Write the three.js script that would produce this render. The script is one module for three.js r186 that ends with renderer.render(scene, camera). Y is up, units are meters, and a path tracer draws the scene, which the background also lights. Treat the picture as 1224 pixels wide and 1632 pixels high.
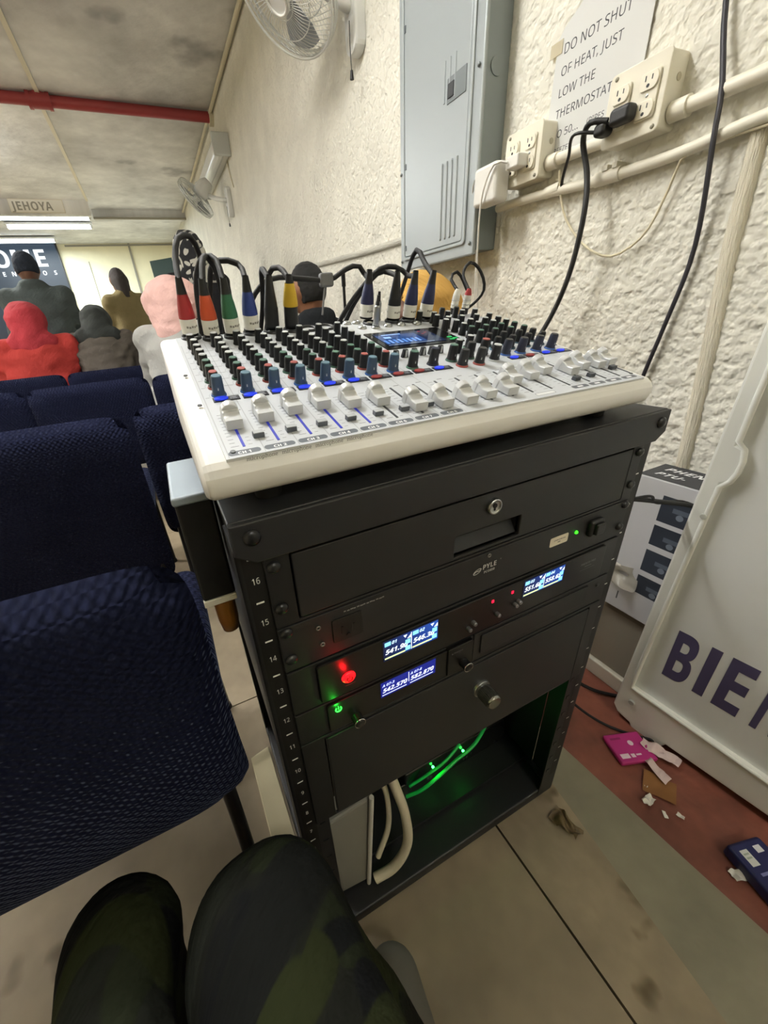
import * as THREE from 'three';
import { RoundedBoxGeometry } from 'three/addons/geometries/RoundedBoxGeometry.js';
import { mergeGeometries, mergeVertices, toCreasedNormals } from 'three/addons/utils/BufferGeometryUtils.js';
import { ImprovedNoise } from 'three/addons/math/ImprovedNoise.js';
import { RectAreaLightUniformsLib } from 'three/addons/lights/RectAreaLightUniformsLib.js';

// ---------------------------------------------------------------- camera, exposure, lamps
RectAreaLightUniformsLib.init();
const scene = new THREE.Scene();
scene.background = new THREE.Color(0x0a0a0a);
const camera = new THREE.PerspectiveCamera(2 * Math.atan(816 / 608.4) * 180 / Math.PI, 1224 / 1632, 0.02, 60);
camera.position.set(-0.2773, 0.9687, 0.2676);
camera.rotation.set(-0.46018, -0.39135, -0.08768, 'YXZ');
camera.setViewOffset(1224, 1632, 67, 8.8, 1224, 1632);
const renderer = new THREE.WebGLRenderer({ antialias: true });
renderer.shadowMap.enabled = true;
renderer.toneMapping = THREE.LinearToneMapping;
renderer.toneMappingExposure = 1.5;
const HALL_LAMP = 50, STAGE_LAMP = 110;                     // RectAreaLight intensities
const WARM = new THREE.Color().setRGB(1.0, 0.985, 0.945), COOL = new THREE.Color().setRGB(0.80, 0.92, 1.0);

// ---------------------------------------------------------------- helpers
let seed = 7;
const rnd = () => { seed = (seed * 1664525 + 1013904223) >>> 0; return seed / 4294967296; };
const noise = new ImprovedNoise();
const fbm = (x, y, z, o = 4) => { let s = 0, a = 0.5; for (let i = 0; i < o; i++) { s += a * noise.noise(x, y, z); x *= 2.03; y *= 2.03; z *= 2.03; a *= 0.5; } return s; };
const V = (x, y, z) => new THREE.Vector3(x, y, z);
const used = {};
const numbered = (n) => { const k = used[n] || 0; used[n] = k + 1; return k ? n + '_' + String(k).padStart(3, '0') : n; };
function tag(o, label, category, group, kind) { if (label) o.userData.label = label; if (category) o.userData.category = category; if (group) o.userData.group = group; if (kind) o.userData.kind = kind; return o; }
function shade(o) { o.traverse((c) => { if (c.isMesh) { c.castShadow = true; c.receiveShadow = true; } }); return o; }
const flat = (g) => { const n = g.index ? g.toNonIndexed() : g; for (const k of Object.keys(n.attributes)) if (!['position', 'normal', 'uv'].includes(k)) n.deleteAttribute(k); if (!n.attributes.uv) n.setAttribute('uv', new THREE.BufferAttribute(new Float32Array(n.attributes.position.count * 2), 2)); return n; };
const join = (gs) => (Array.isArray(gs) ? (gs.length > 1 ? mergeGeometries(gs.map(flat)) : gs[0]) : gs);
// a part: geometry given in the parent's own frame
function part(parent, name, gs, mat, label) { const m = new THREE.Mesh(join(gs), mat); m.name = name; m.castShadow = m.receiveShadow = true; if (label) m.userData.label = label; parent.add(m); return m; }
// a thing: a group at its base
function thing(name, label, category, pos = [0, 0, 0], group, turn = 0) { const g = new THREE.Group(); g.name = numbered(name); g.position.set(...pos); g.rotation.y = turn; scene.add(g); return tag(g, label, category, group); }
// a thing that is one mesh, geometry given in world space and moved to its own base
function solo(name, gs, mat, label, category, group, kind) {
  const g = join(gs); g.computeBoundingBox(); const b = g.boundingBox, c = [(b.min.x + b.max.x) / 2, b.min.y, (b.min.z + b.max.z) / 2];
  g.translate(-c[0], -c[1], -c[2]); const m = new THREE.Mesh(g, mat); m.name = numbered(name); m.position.set(...c); m.castShadow = m.receiveShadow = true; scene.add(m); return tag(m, label, category, group, kind);
}
const struct = (name, gs, mat) => solo(name, gs, mat, null, null, null, 'structure');
// world-space part for a thing whose group sits at a base: moved into the group's frame (no turn)
const wpart = (g, name, gs, mat, label) => { const q = join(gs); q.translate(-g.position.x, -g.position.y, -g.position.z); return part(g, name, q, mat, label); };
function copyOf(o, pos, turn, label, group) { const c = o.clone(); c.name = numbered(o.name.replace(/_\d{3}$/, '')); if (pos) c.position.set(...pos); if (turn !== undefined) c.rotation.y = turn; c.userData = { ...o.userData }; if (label) c.userData.label = label; if (group) c.userData.group = group; scene.add(c); return c; }

const at = (g, x, y, z) => g.translate(x, y, z);
const box = (w, h, d, x = 0, y = 0, z = 0, r = 0) => at(r ? new RoundedBoxGeometry(w, h, d, 2, r) : new THREE.BoxGeometry(w, h, d), x, y, z);
const span = (x0, x1, y0, y1, z0, z1, r = 0) => box(x1 - x0, y1 - y0, z1 - z0, (x0 + x1) / 2, (y0 + y1) / 2, (z0 + z1) / 2, r);
const tube = (pts, r, n = 24, rs = 8) => new THREE.TubeGeometry(new THREE.CatmullRomCurve3(pts.map((p) => V(...p)), false, 'centripetal'), n, r, rs, false);
const cyl = (r0, r1, h, x = 0, y = 0, z = 0, n = 20) => at(new THREE.CylinderGeometry(r1, r0, h, n), x, y + h / 2, z);   // r0 below, r1 above, standing on y
const rod = (a, b, r, n = 12) => { const d = V(b[0] - a[0], b[1] - a[1], b[2] - a[2]), L = d.length(); const g = new THREE.CylinderGeometry(r, r, L, n); g.translate(0, L / 2, 0); g.applyQuaternion(new THREE.Quaternion().setFromUnitVectors(V(0, 1, 0), d.normalize())); return g.translate(...a); };
const lathe = (pts, n = 24) => new THREE.LatheGeometry(pts.map((p) => new THREE.Vector2(p[0], p[1])), n);
function plate(shapePts, depth, bevel = 0, holes = []) {       // extruded outline in xy, from z = 0 to depth
  const s = new THREE.Shape(shapePts.map((p) => new THREE.Vector2(p[0], p[1]))); for (const h of holes) s.holes.push(new THREE.Path(h.map((p) => new THREE.Vector2(p[0], p[1]))));
  return new THREE.ExtrudeGeometry(s, { depth: depth - 2 * bevel, bevelEnabled: bevel > 0, bevelThickness: bevel, bevelSize: bevel, bevelOffset: -bevel, bevelSegments: 2, curveSegments: 10 }).translate(0, 0, bevel);
}
const rrect = (x0, y0, x1, y1, r, n = 5) => { const o = []; for (const [cx, cy, a] of [[x1 - r, y0 + r, -90], [x1 - r, y1 - r, 0], [x0 + r, y1 - r, 90], [x0 + r, y0 + r, 180]]) for (let i = 0; i <= n; i++) { const t = (a + 90 * i / n) * Math.PI / 180; o.push([cx + r * Math.cos(t), cy + r * Math.sin(t)]); } return o; };
const ring = (cx, cy, r, n = 20) => Array.from({ length: n }, (_, i) => [cx + r * Math.cos(i / n * 2 * Math.PI), cy + r * Math.sin(i / n * 2 * Math.PI)]);
function worldUV(g, ax, ay, s = 1) { const p = g.attributes.position, u = g.attributes.uv; const f = { x: 'getX', y: 'getY', z: 'getZ' }; for (let i = 0; i < p.count; i++) u.setXY(i, p[f[ax]](i) / s, p[f[ay]](i) / s); return g; }

// materials
const std = (color, rough = 0.6, metal = 0, more = {}) => new THREE.MeshStandardMaterial({ color, roughness: rough, metalness: metal, ...more });
const glow = (color, k = 1, base = 0x111111) => new THREE.MeshStandardMaterial({ color: base, roughness: 0.4, emissive: color, emissiveIntensity: k });
function canvasTex(w, h, draw, srgb = true) { const c = document.createElement('canvas'); c.width = w; c.height = h; const x = c.getContext('2d'); draw(x, w, h); const t = new THREE.CanvasTexture(c); if (srgb) t.colorSpace = THREE.SRGBColorSpace; t.magFilter = THREE.LinearFilter; t.anisotropy = 8; return t; }
function dataTex(n, fn, rx, ry, srgb = false) {           // fn(u, v) in tile units -> 0..1 or [r, g, b]
  const d = new Uint8Array(n * n * 4); for (let j = 0; j < n; j++) for (let i = 0; i < n; i++) { const r = fn(i / n, j / n), k = (j * n + i) * 4; const a = Array.isArray(r) ? r : [r, r, r]; for (let q = 0; q < 3; q++) d[k + q] = Math.max(0, Math.min(255, a[q] * 255)); d[k + 3] = 255; }
  const t = new THREE.DataTexture(d, n, n); t.wrapS = t.wrapT = THREE.RepeatWrapping; t.magFilter = THREE.LinearFilter; t.repeat.set(rx, ry); if (srgb) t.colorSpace = THREE.SRGBColorSpace; t.needsUpdate = true; return t;
}
// noise that tiles: blend of periodic lattice noise
const tiled = (() => { const h = (i, j, s) => { let k = (i * 374761393 + j * 668265263 + s * 974711) >>> 0; k = ((k ^ (k >>> 13)) * 1274126177) >>> 0; return ((k ^ (k >>> 16)) >>> 0) / 4294967296; };
  const sm = (t) => t * t * (3 - 2 * t);
  const one = (u, v, n, s) => { const x = u * n, y = v * n, i = Math.floor(x), j = Math.floor(y), a = sm(x - i), b = sm(y - j), w = (q) => ((q % n) + n) % n; return (h(w(i), w(j), s) * (1 - a) + h(w(i + 1), w(j), s) * a) * (1 - b) + (h(w(i), w(j + 1), s) * (1 - a) + h(w(i + 1), w(j + 1), s) * a) * b; };
  return (u, v, n, o = 3, s = 1) => { let r = 0, k = 0.5, t = 0; for (let q = 0; q < o; q++) { r += k * one(u, v, n, s + q); t += k; k *= 0.55; n *= 2; } return r / t; }; })();
// lettering on its own thin sheet; w, h metres, facing +z at z = 0
function print(parent, name, w, h, px, draw, o = {}) {
  const t = canvasTex(px, Math.max(8, Math.round(px * h / w)), draw); const m = new THREE.MeshStandardMaterial({ map: t, roughness: o.rough ?? 0.6, transparent: !!o.clear, ...(o.emit ? { emissive: 0xffffff, emissiveMap: t, emissiveIntensity: o.emit, color: o.base ?? 0x222222 } : {}) });
  const p = part(parent, name, new THREE.PlaneGeometry(w, h), m); if (o.pos) p.position.set(...o.pos); if (o.rot) p.rotation.set(...o.rot); return p;
}

// ---------------------------------------------------------------- surfaces of the room
const mottled = (r, g, b, amp, s = 1, n = 8) => dataTex(256, (u, v) => { const k = 1 + amp * (tiled(u, v, n, 5, s) - 0.5) * 2; return [r * k, g * k, b * k]; }, 1, 1, true);
const fineBump = dataTex(512, (u, v) => tiled(u, v, 48, 4, 5), 1, 1);
const stuccoBump = dataTex(1024, (u, v) => { const a = tiled(u, v, 70, 3, 11); return Math.max(0, Math.min(1, (a - 0.36) * 2.6)); }, 1, 1);
const M = {
  wall: std(0xffffff, 0.85, 0, { map: mottled(0.885, 0.873, 0.825, 0.05, 3), bumpMap: stuccoBump, bumpScale: 0.003 }),
  farWall: std(0xffffff, 0.8, 0, { map: mottled(0.90, 0.87, 0.74, 0.04, 9) }),
  ceiling: std(0xffffff, 0.9, 0, { map: dataTex(512, (u, v) => { const a = tiled(u, v, 5, 5, 21), b = tiled(u, v, 24, 4, 31); const k = 0.98 + 0.36 * (a - 0.5) + 0.12 * (b - 0.5); const st = Math.max(0, tiled(u, v, 5, 5, 77) - 0.72) * 1.3; return [0.83 * k - st, 0.828 * k - st, 0.82 * k - st * 0.95]; }, 1, 1, true), bumpMap: fineBump, bumpScale: 0.004 }),
  boards: std(0xffffff, 0.62, 0, { map: dataTex(512, (u, v) => { const a = tiled(u, v, 6, 6, 41), b = tiled(u, v, 40, 3, 43); const k = 0.92 + 0.22 * (a - 0.5) + 0.14 * (b - 0.5); const st = Math.max(0, tiled(u, v, 13, 4, 47) - 0.72) * 1.6; return [0.63 * k - st, 0.57 * k - st, 0.47 * k - st]; }, 1, 1, true), bumpMap: fineBump, bumpScale: 0.0012 }),
  ramp: std(0xffffff, 0.75, 0, { map: mottled(0.56, 0.54, 0.46, 0.16, 51), bumpMap: fineBump, bumpScale: 0.002 }),
  redFloor: std(0xffffff, 0.5, 0, { map: dataTex(512, (u, v) => { const a = tiled(u, v, 7, 5, 61), b = tiled(u, v, 30, 3, 63); const k = 0.9 + 0.4 * (a - 0.5) + 0.2 * (b - 0.5); return [0.56 * k, 0.33 * k, 0.265 * k]; }, 1, 1, true), bumpMap: fineBump, bumpScale: 0.0015 }),
  cream: std(0xe4dfce, 0.6), creamPipe: std(0xe4dfcf, 0.45), trim: std(0xcfc7ae, 0.7), redPipe: std(0x943638, 0.45), steel: std(0xb9bcbd, 0.28, 1), chrome: std(0xd8d8d6, 0.16, 1),
  black: std(0x111112, 0.5), rackBlack: std(0x1e1f21, 0.46), rubber: std(0x131315, 0.65), white: std(0xdcdad4, 0.5), panelGrey: std(0x9aa1a3, 0.4, 0.2), panelSide: std(0x7f8788, 0.5, 0.2),
};

// ---------------------------------------------------------------- the room
const WX = 0.72, CY = 2.71;
const floor = struct('floor', span(-6.5, 1.1, -0.12, -0.012, -10.6, 2.2), std(0x2a241d, 0.9));
{
  const put = (gs, m, n) => { const q = join(gs); q.translate(-floor.position.x, -floor.position.y, -floor.position.z); return part(floor, n, q, m); };
  const xs = [-6.4, -5.0, -3.8, -2.6, -1.1025, 0.118], zs = [2.1, 1.49, 0.27 + 0.4, -0.55, -1.77, -2.99, -4.21, -5.43, -6.65, -10.5];
  // boards, each its own sheet with 3 mm joints; those beside the rack run past the joint line x = 0.118
  for (let i = 0; i < xs.length - 1; i++) for (let j = 0; j < zs.length - 1; j++) {
    put(worldUV(plate(rrect(xs[i] + 0.0015, -zs[j] + 0.0015, xs[i + 1] - 0.0015, -zs[j + 1] - 0.0015, 0.002, 1), 0.012, 0.0008).rotateX(-Math.PI / 2).translate(0, -0.012, 0), 'x', 'z', 1.3 + 0.13 * i), M.boards, 'board');
  }
  // the narrow board between the joint and the ramp, ending along the slanted toe of the ramp
  const toe = (z) => 0.281 - (z - 0.023) * 0.15;
  for (const [z1, z0] of [[2.1, 0.9], [0.897, -0.42], [-0.423, -1.7]]) put(worldUV(plate([[0.1205, -z1], [toe(z1), -z1], [toe(z0), -z0], [0.1205, -z0]], 0.012).rotateX(-Math.PI / 2).translate(0, -0.012, 0), 'x', 'z', 1.1), M.boards, 'board');
  // sloping strip up to the painted ledge
  const edge = (z) => 0.366 + (z + 0.06) * 0.073, ys = 0.012, n = 36, pos = [], uv = [], idx = [];
  for (let j = 0; j <= n; j++) { const z = 2.1 - j * 3.8 / n, a = toe(z), b = edge(z) + 0.006 * fbm(z * 7, 3, 0); for (const [x, y] of [[a, -0.002], [a + (b - a) * 0.15, 0.0012], [a + (b - a) * 0.6, ys * 0.62], [b, ys], [b + 0.004, ys - 0.005]]) { pos.push(x, y, z); uv.push(x, z); } }
  for (let j = 0; j < n; j++) for (let i = 0; i < 4; i++) { const a = j * 5 + i; idx.push(a, a + 1, a + 5, a + 1, a + 6, a + 5); }
  const g = new THREE.BufferGeometry(); g.setAttribute('position', new THREE.Float32BufferAttribute(pos, 3)); g.setAttribute('uv', new THREE.Float32BufferAttribute(uv, 2)); g.setIndex(idx); g.computeVertexNormals(); put(g, M.ramp, 'sloping_strip');
  put(worldUV(plate([[edge(2.1) + 0.002, -2.1], [1.0, -2.1], [1.0, 3.0], [edge(-1.7) + 0.002, 1.7]], 0.02).rotateX(-Math.PI / 2).translate(0, -0.012, 0), 'x', 'z', 0.9), M.redFloor, 'painted_strip');
}
// right wall: stuccoed relief near the camera, plain plaster beyond
{
  const z0 = -1.75, z1 = 0.5, y0 = 0, y1 = 1.95, ST = 0.0043, nz = Math.round((z1 - z0) / ST), ny = Math.round((y1 - y0) / ST), pos = [], uv = [], idx = [];
  const sm = (a, b, t) => { t = Math.max(0, Math.min(1, (t - a) / (b - a))); return t * t * (3 - 2 * t); };
  for (let j = 0; j <= ny; j++) for (let i = 0; i <= nz; i++) {
    const z = z0 + (z1 - z0) * i / nz, y = y0 + (y1 - y0) * j / ny; const edgeFade = sm(z0, z0 + 0.5, z) * sm(z1, z1 - 0.1, z) * sm(y1, y1 - 0.15, y);
    const rough = 0.25 + 0.75 * sm(-1.5, -0.75, z) * (0.75 + 0.5 * sm(-0.2, 0.3, fbm(z * 3, y * 3, 5, 2)));
    const smoothBand = 1 - 0.85 * sm(0.11, 0.03, Math.abs(z + 0.72 - 0.03 * noise.noise(y * 4, 1, 0)));              // troweled patch beside the panel box
    let b = noise.noise(z * 92 + y * 20, y * 112 - z * 18, 1.3) + 0.4 * noise.noise(z * 170, y * 165, 7.1); b = Math.max(-0.3, Math.min(0.34, b * 1.3));
    const h = edgeFade * (0.0036 * (1 - 0.35 * sm(1.15, 1.5, y)) * rough * smoothBand * (b + 0.3) + 0.0035 * fbm(z * 2.2, y * 2.2, 9, 2));
    pos.push(WX - h, y, z); uv.push(z, y);
  }
  for (let j = 0; j < ny; j++) for (let i = 0; i < nz; i++) { const a = j * (nz + 1) + i; idx.push(a, a + nz + 1, a + 1, a + 1, a + nz + 1, a + nz + 2); }
  const g = new THREE.BufferGeometry(); g.setAttribute('position', new THREE.Float32BufferAttribute(pos, 3)); g.setAttribute('uv', new THREE.Float32BufferAttribute(uv, 2)); g.setIndex(idx); g.computeVertexNormals();
  const W = struct('wall_right', [worldUV(span(WX, WX + 0.15, -0.1, CY + 0.1, -10.6, z0), 'z', 'y'), worldUV(span(WX, WX + 0.15, y1, CY + 0.1, z0, z1), 'z', 'y'), worldUV(span(WX, WX + 0.15, -0.1, CY + 0.1, z1, 2.2), 'z', 'y'), worldUV(span(WX + 0.012, WX + 0.15, -0.1, y1, z0, z1), 'z', 'y'), g], M.wall);
  W.userData.kind = 'structure';
}
struct('wall_left', span(-6.6, -6.45, -0.1, CY + 0.1, -10.6, 2.2), M.farWall);
struct('wall_back', span(-6.6, WX + 0.15, -0.1, CY + 0.1, 2.1, 2.25), M.farWall);
const farWall = struct('wall_far', worldUV(span(-6.6, WX + 0.15, -0.1, CY + 0.1, -10.65, -10.4), 'x', 'y', 2), M.farWall);
struct('ceiling', worldUV(span(-6.6, WX + 0.15, CY, CY + 0.15, -10.6, 2.2), 'x', 'z', 2.4), M.ceiling);
// lower ceiling over the stage end, with its face towards the hall
struct('trim_1', [worldUV(span(-6.5, -0.62, 2.535, CY + 0.02, -7.38, -7.3), 'x', 'z', 2.4)], M.ceiling);
struct('trim_2', [worldUV(span(-0.62, WX + 0.05, 2.61, CY + 0.02, -8.0, -7.75), 'x', 'z', 2.4)], M.ceiling);
// ceiling battens
struct('trim_3', [span(-0.635, -0.605, CY - 0.012, CY + 0.002, -7.3, -4.43), span(-0.62, -0.59, CY - 0.012, CY + 0.002, -4.37, 0.9)], std(0xd8d1bd, 0.7));
struct('trim_4', [rod([0.69, CY - 0.03, -7.7], [0.69, CY - 0.03, -4.45], 0.014), rod([0.695, CY - 0.025, -4.36], [0.695, CY - 0.025, 1.8], 0.015)], M.trim);
struct('trim_5', [span(-0.62, WX, 2.58, 2.605, -7.74, -7.70), span(-1.4, WX, 2.66, 2.69, -10.4, -10.385), span(-0.245, -0.205, -0.05, 2.7, -10.4, -10.37), span(-1.07, -1.055, -0.05, 2.4, -10.4, -10.39)], std(0x8f8a7c, 0.7));
struct('baseboard_right', span(0.618, WX, 0.008, 0.055, -2.2, 0.03, 0.004), M.cream);
struct('baseboard_far', span(-6.4, WX, -0.012, 0.1, -10.42, -10.385), M.trim);
// the plaster ledge that crosses the wall above the seats
struct('trim_6', [tube([[WX, 1.262, -2.5], [WX, 1.245, -2.05], [WX, 1.226, -1.6], [WX, 1.214, -1.12]], 0.014, 24, 8)], M.wall);

// ---------------------------------------------------------------- lamps
function tubeLamp(x, y, z, len, label, group, light, color, k, drop = 0) {
  const lampName = 'ceiling_lamp';
  const t = thing(lampName, label, 'lamp', [x, y, z], group);
  part(t, 'housing', [span(-len / 2 - 0.03, len / 2 + 0.03, -0.03, 0, -0.07, 0.07, 0.006)], std(0xe8e8e4, 0.5));
  for (const s of [-1, 1]) { part(t, 'tube', rod([-len / 2, -0.058, s * 0.035], [len / 2, -0.058, s * 0.035], 0.0165, 14), glow(color, k)); }
  for (const s of [-1, 1]) part(t, 'end_cap', box(0.028, 0.052, 0.12, s * (len / 2 + 0.014), -0.054, 0, 0.004), M.white);
  const l = new THREE.RectAreaLight(color, light, len, 0.12); l.position.set(0, -0.082, 0); l.rotation.x = -Math.PI / 2; t.add(l);
  if (drop) { for (const s of [-1, 1]) { part(t, 'hanger', rod([s * len * 0.35, 0, 0], [s * len * 0.35, drop, 0], 0.006, 8), M.white); for (const q of [-1, 1]) { const u = new THREE.RectAreaLight(color, light * 2.2, len / 2 - 0.05, 0.1); u.position.set(s * len / 4, 0.012, q * 0.13); u.rotation.set(Math.PI / 2 + q * 0.0, 0, 0); if (q > 0) t.add(u); } } }
  return t;
}
tubeLamp(-0.62, CY - 0.16, -1.0, 1.15, 'twin tube ceiling lamp above the seats beside the mixer', null, HALL_LAMP, WARM, 4, 0.16);
tubeLamp(-3.3, CY - 0.16, -2.6, 1.15, 'twin tube ceiling lamp over the far end of the near rows', null, HALL_LAMP * 2.3, WARM, 4, 0.16);
tubeLamp(-2.3, CY - 0.16, -5.4, 1.15, 'twin tube ceiling lamp halfway to the stage', null, HALL_LAMP * 3, WARM, 4, 0.16);
tubeLamp(0.12, CY - 0.16, 1.88, 0.6, 'twin tube ceiling lamp behind the camera', null, HALL_LAMP * 0.62, WARM, 0.5, 0.16);

tubeLamp(-1.27, 2.69, -7.95, 1.15, 'bright stage tube lamp nearest to the letters on the beam', null, STAGE_LAMP, COOL, 7);
tubeLamp(-1.31, 2.69, -8.55, 1.15, 'bright stage tube lamp just behind the first one', null, STAGE_LAMP, COOL, 7);
tubeLamp(-2.03, 2.69, -9.65, 1.15, 'thin far tube lamp right above the welcome screen', null, STAGE_LAMP, COOL, 7);

// ---------------------------------------------------------------- on the right wall and the ceiling
{ // sprinkler pipe
  const t = thing('sprinkler_pipe', 'dark red pipe running under the ceiling with a tee fitting', 'pipe', [-3, CY - 0.05, -4.4]);
  wpart(t, 'pipe', [rod([-6.4, CY - 0.02, -4.4], [0.7, CY - 0.045, -4.4], 0.038, 20)], M.redPipe);
  wpart(t, 'tee_fitting', [rod([-0.68, CY - 0.04, -4.4], [-0.54, CY - 0.04, -4.4], 0.052, 20), rod([-0.61, CY - 0.04, -4.4], [-0.61, CY + 0.0, -4.4], 0.05, 20), rod([-0.69, CY - 0.04, -4.4], [-0.665, CY - 0.04, -4.4], 0.058, 20), rod([-0.555, CY - 0.04, -4.4], [-0.53, CY - 0.04, -4.4], 0.058, 20)], M.redPipe);
  wpart(t, 'wall_collar', rod([0.685, CY - 0.045, -4.4], [0.72, CY - 0.045, -4.4], 0.06, 20), M.trim, 'cream collar at the wall');
}
function wallFan(label, pos, dir, wallZ, wallY, R, bladeTurn) {
  const t = thing('wall_fan', label, 'fan', pos, 'white wall fans');
  const q = new THREE.Quaternion().setFromUnitVectors(V(0, 0, 1), V(...dir).normalize()), f = (g) => g.applyQuaternion(q);   // local +z faces the hall
  const wire = std(0xd9dad6, 0.35, 0.3), plastic = std(0xdedfdc, 0.4), blade = new THREE.MeshPhysicalMaterial({ color: 0xa9aeb3, roughness: 0.35, transmission: 0.35, thickness: 0 });
  const rings = [], wires = [];
  for (const [r, z] of [[R, 0], [R * 0.99, 0.018], [R * 0.99, -0.018], [R * 0.62, 0.047], [R * 0.62, -0.05], [R * 0.3, 0.055]]) rings.push(new THREE.TorusGeometry(r, r > R * 0.9 ? 0.0042 : 0.0018, 6, 56).translate(0, 0, z));
  for (let i = 0; i < 60; i++) { const a = i / 60 * 2 * Math.PI, c = Math.cos(a), s = Math.sin(a), w = 0.35; const c2 = Math.cos(a + w), s2 = Math.sin(a + w);
    for (const k of [1, -1]) wires.push(tube([[R * 0.2 * c, R * 0.2 * s, 0.055 * k], [R * 0.62 * Math.cos(a + w * 0.5), R * 0.62 * Math.sin(a + w * 0.5), 0.048 * k], [R * c2, R * s2, 0.006 * k]], 0.0011, 6, 4)); }
  part(t, 'guard', f(join([...rings, ...wires])), wire);
  const b = part(t, 'guard_badge', f(new THREE.CylinderGeometry(R * 0.24, R * 0.24, 0.012, 28).rotateX(Math.PI / 2).translate(0, 0, 0.058)), plastic); part(b, 'badge_ring', f(new THREE.TorusGeometry(R * 0.2, 0.004, 8, 32).translate(0, 0, 0.066)), M.white);
  for (let k = 0; k < 3; k++) { const s = []; for (let i = 0; i <= 14; i++) { const a = -0.15 + i / 14 * 1.25; s.push([R * 0.86 * Math.cos(a) * (i === 0 || i === 14 ? 0.75 : 1), R * 0.86 * Math.sin(a) * (i === 0 || i === 14 ? 0.75 : 1)]); } s.push([R * 0.2 * Math.cos(0.7), R * 0.2 * Math.sin(0.7)], [R * 0.2, 0]);
    part(t, 'blade', f(plate(s, 0.003).rotateX(0.18).rotateZ(bladeTurn + k * 2 * Math.PI / 3).translate(0, 0, -0.005)), blade); }
  part(t, 'hub', f(join([cyl(R * 0.2, R * 0.18, 0.05).rotateX(Math.PI / 2).translate(0, 0, -0.03)])), plastic);
  const d = V(...dir).normalize(), mo = [-d.x * 0.14, -d.y * 0.14, -d.z * 0.14];
  part(t, 'motor', f(lathe([[0.001, -0.2], [0.045, -0.19], [0.066, -0.15], [0.072, -0.09], [0.06, -0.052], [0.001, -0.05]], 26).rotateX(Math.PI / 2)), plastic);
  const w = [WX - pos[0], wallY - pos[1], wallZ - pos[2]];
  part(t, 'arm', [tube([[mo[0], mo[1], mo[2]], [mo[0] + 0.02, mo[1] - 0.06, mo[2]], [w[0] - 0.06, w[1] + 0.0, w[2]], [w[0] - 0.02, w[1], w[2]]], 0.02, 20, 12)], plastic);
  part(t, 'wall_bracket', plate(rrect(-0.045, -0.13, 0.045, 0.10, 0.04), 0.05, 0.01).rotateY(-Math.PI / 2).translate(w[0] + 0.005, w[1], w[2]), plastic);
  part(t, 'pull_cord', [tube([[w[0] - 0.055, w[1] - 0.05, w[2] + 0.02], [w[0] - 0.057, w[1] - 0.12, w[2] + 0.02], [w[0] - 0.055, w[1] - 0.18, w[2] + 0.02]], 0.0018, 8, 5), cyl(0.008, 0.005, 0.025, w[0] - 0.055, w[1] - 0.205, w[2] + 0.02, 10)], M.black, 'dark pull cord');
  return t;
}
wallFan('white wall fan close above the mixer, cut off by the picture top', [0.46, 2.03, -1.62], [-0.62, -0.72, 0.12], -1.56, 1.98, 0.2, 0.4);
wallFan('white wall fan further along the wall, tipped down under the strip light', [0.45, 2.1, -4.5], [-0.68, -0.55, -0.5], -4.2, 2.02, 0.185, 1.2);
{ // unlit strip light on the wall
  const t = thing('wall_strip_light', 'unlit white strip light mounted high on the wall beyond the fan', 'lamp', [0.63, 2.27, -4.55]);
  part(t, 'housing', box(0.05, 0.12, 1.28, 0.065, 0.06, 0, 0.01), M.white);
  part(t, 'cover', box(0.09, 0.14, 1.24, 0.005, 0.06, 0, 0.04), std(0xe9ebea, 0.18));
  for (const z of [0.63, -0.63]) part(t, 'end_cap', box(0.15, 0.155, 0.03, 0.02, 0.06, z, 0.012), std(0xc9ccca, 0.35));
  part(t, 'supply_wire', tube([[0.085, 0.06, 0.45], [0.085, -0.1, 0.5], [0.088, -0.2, 0.55]], 0.006, 12, 6), M.trim);
}
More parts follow.
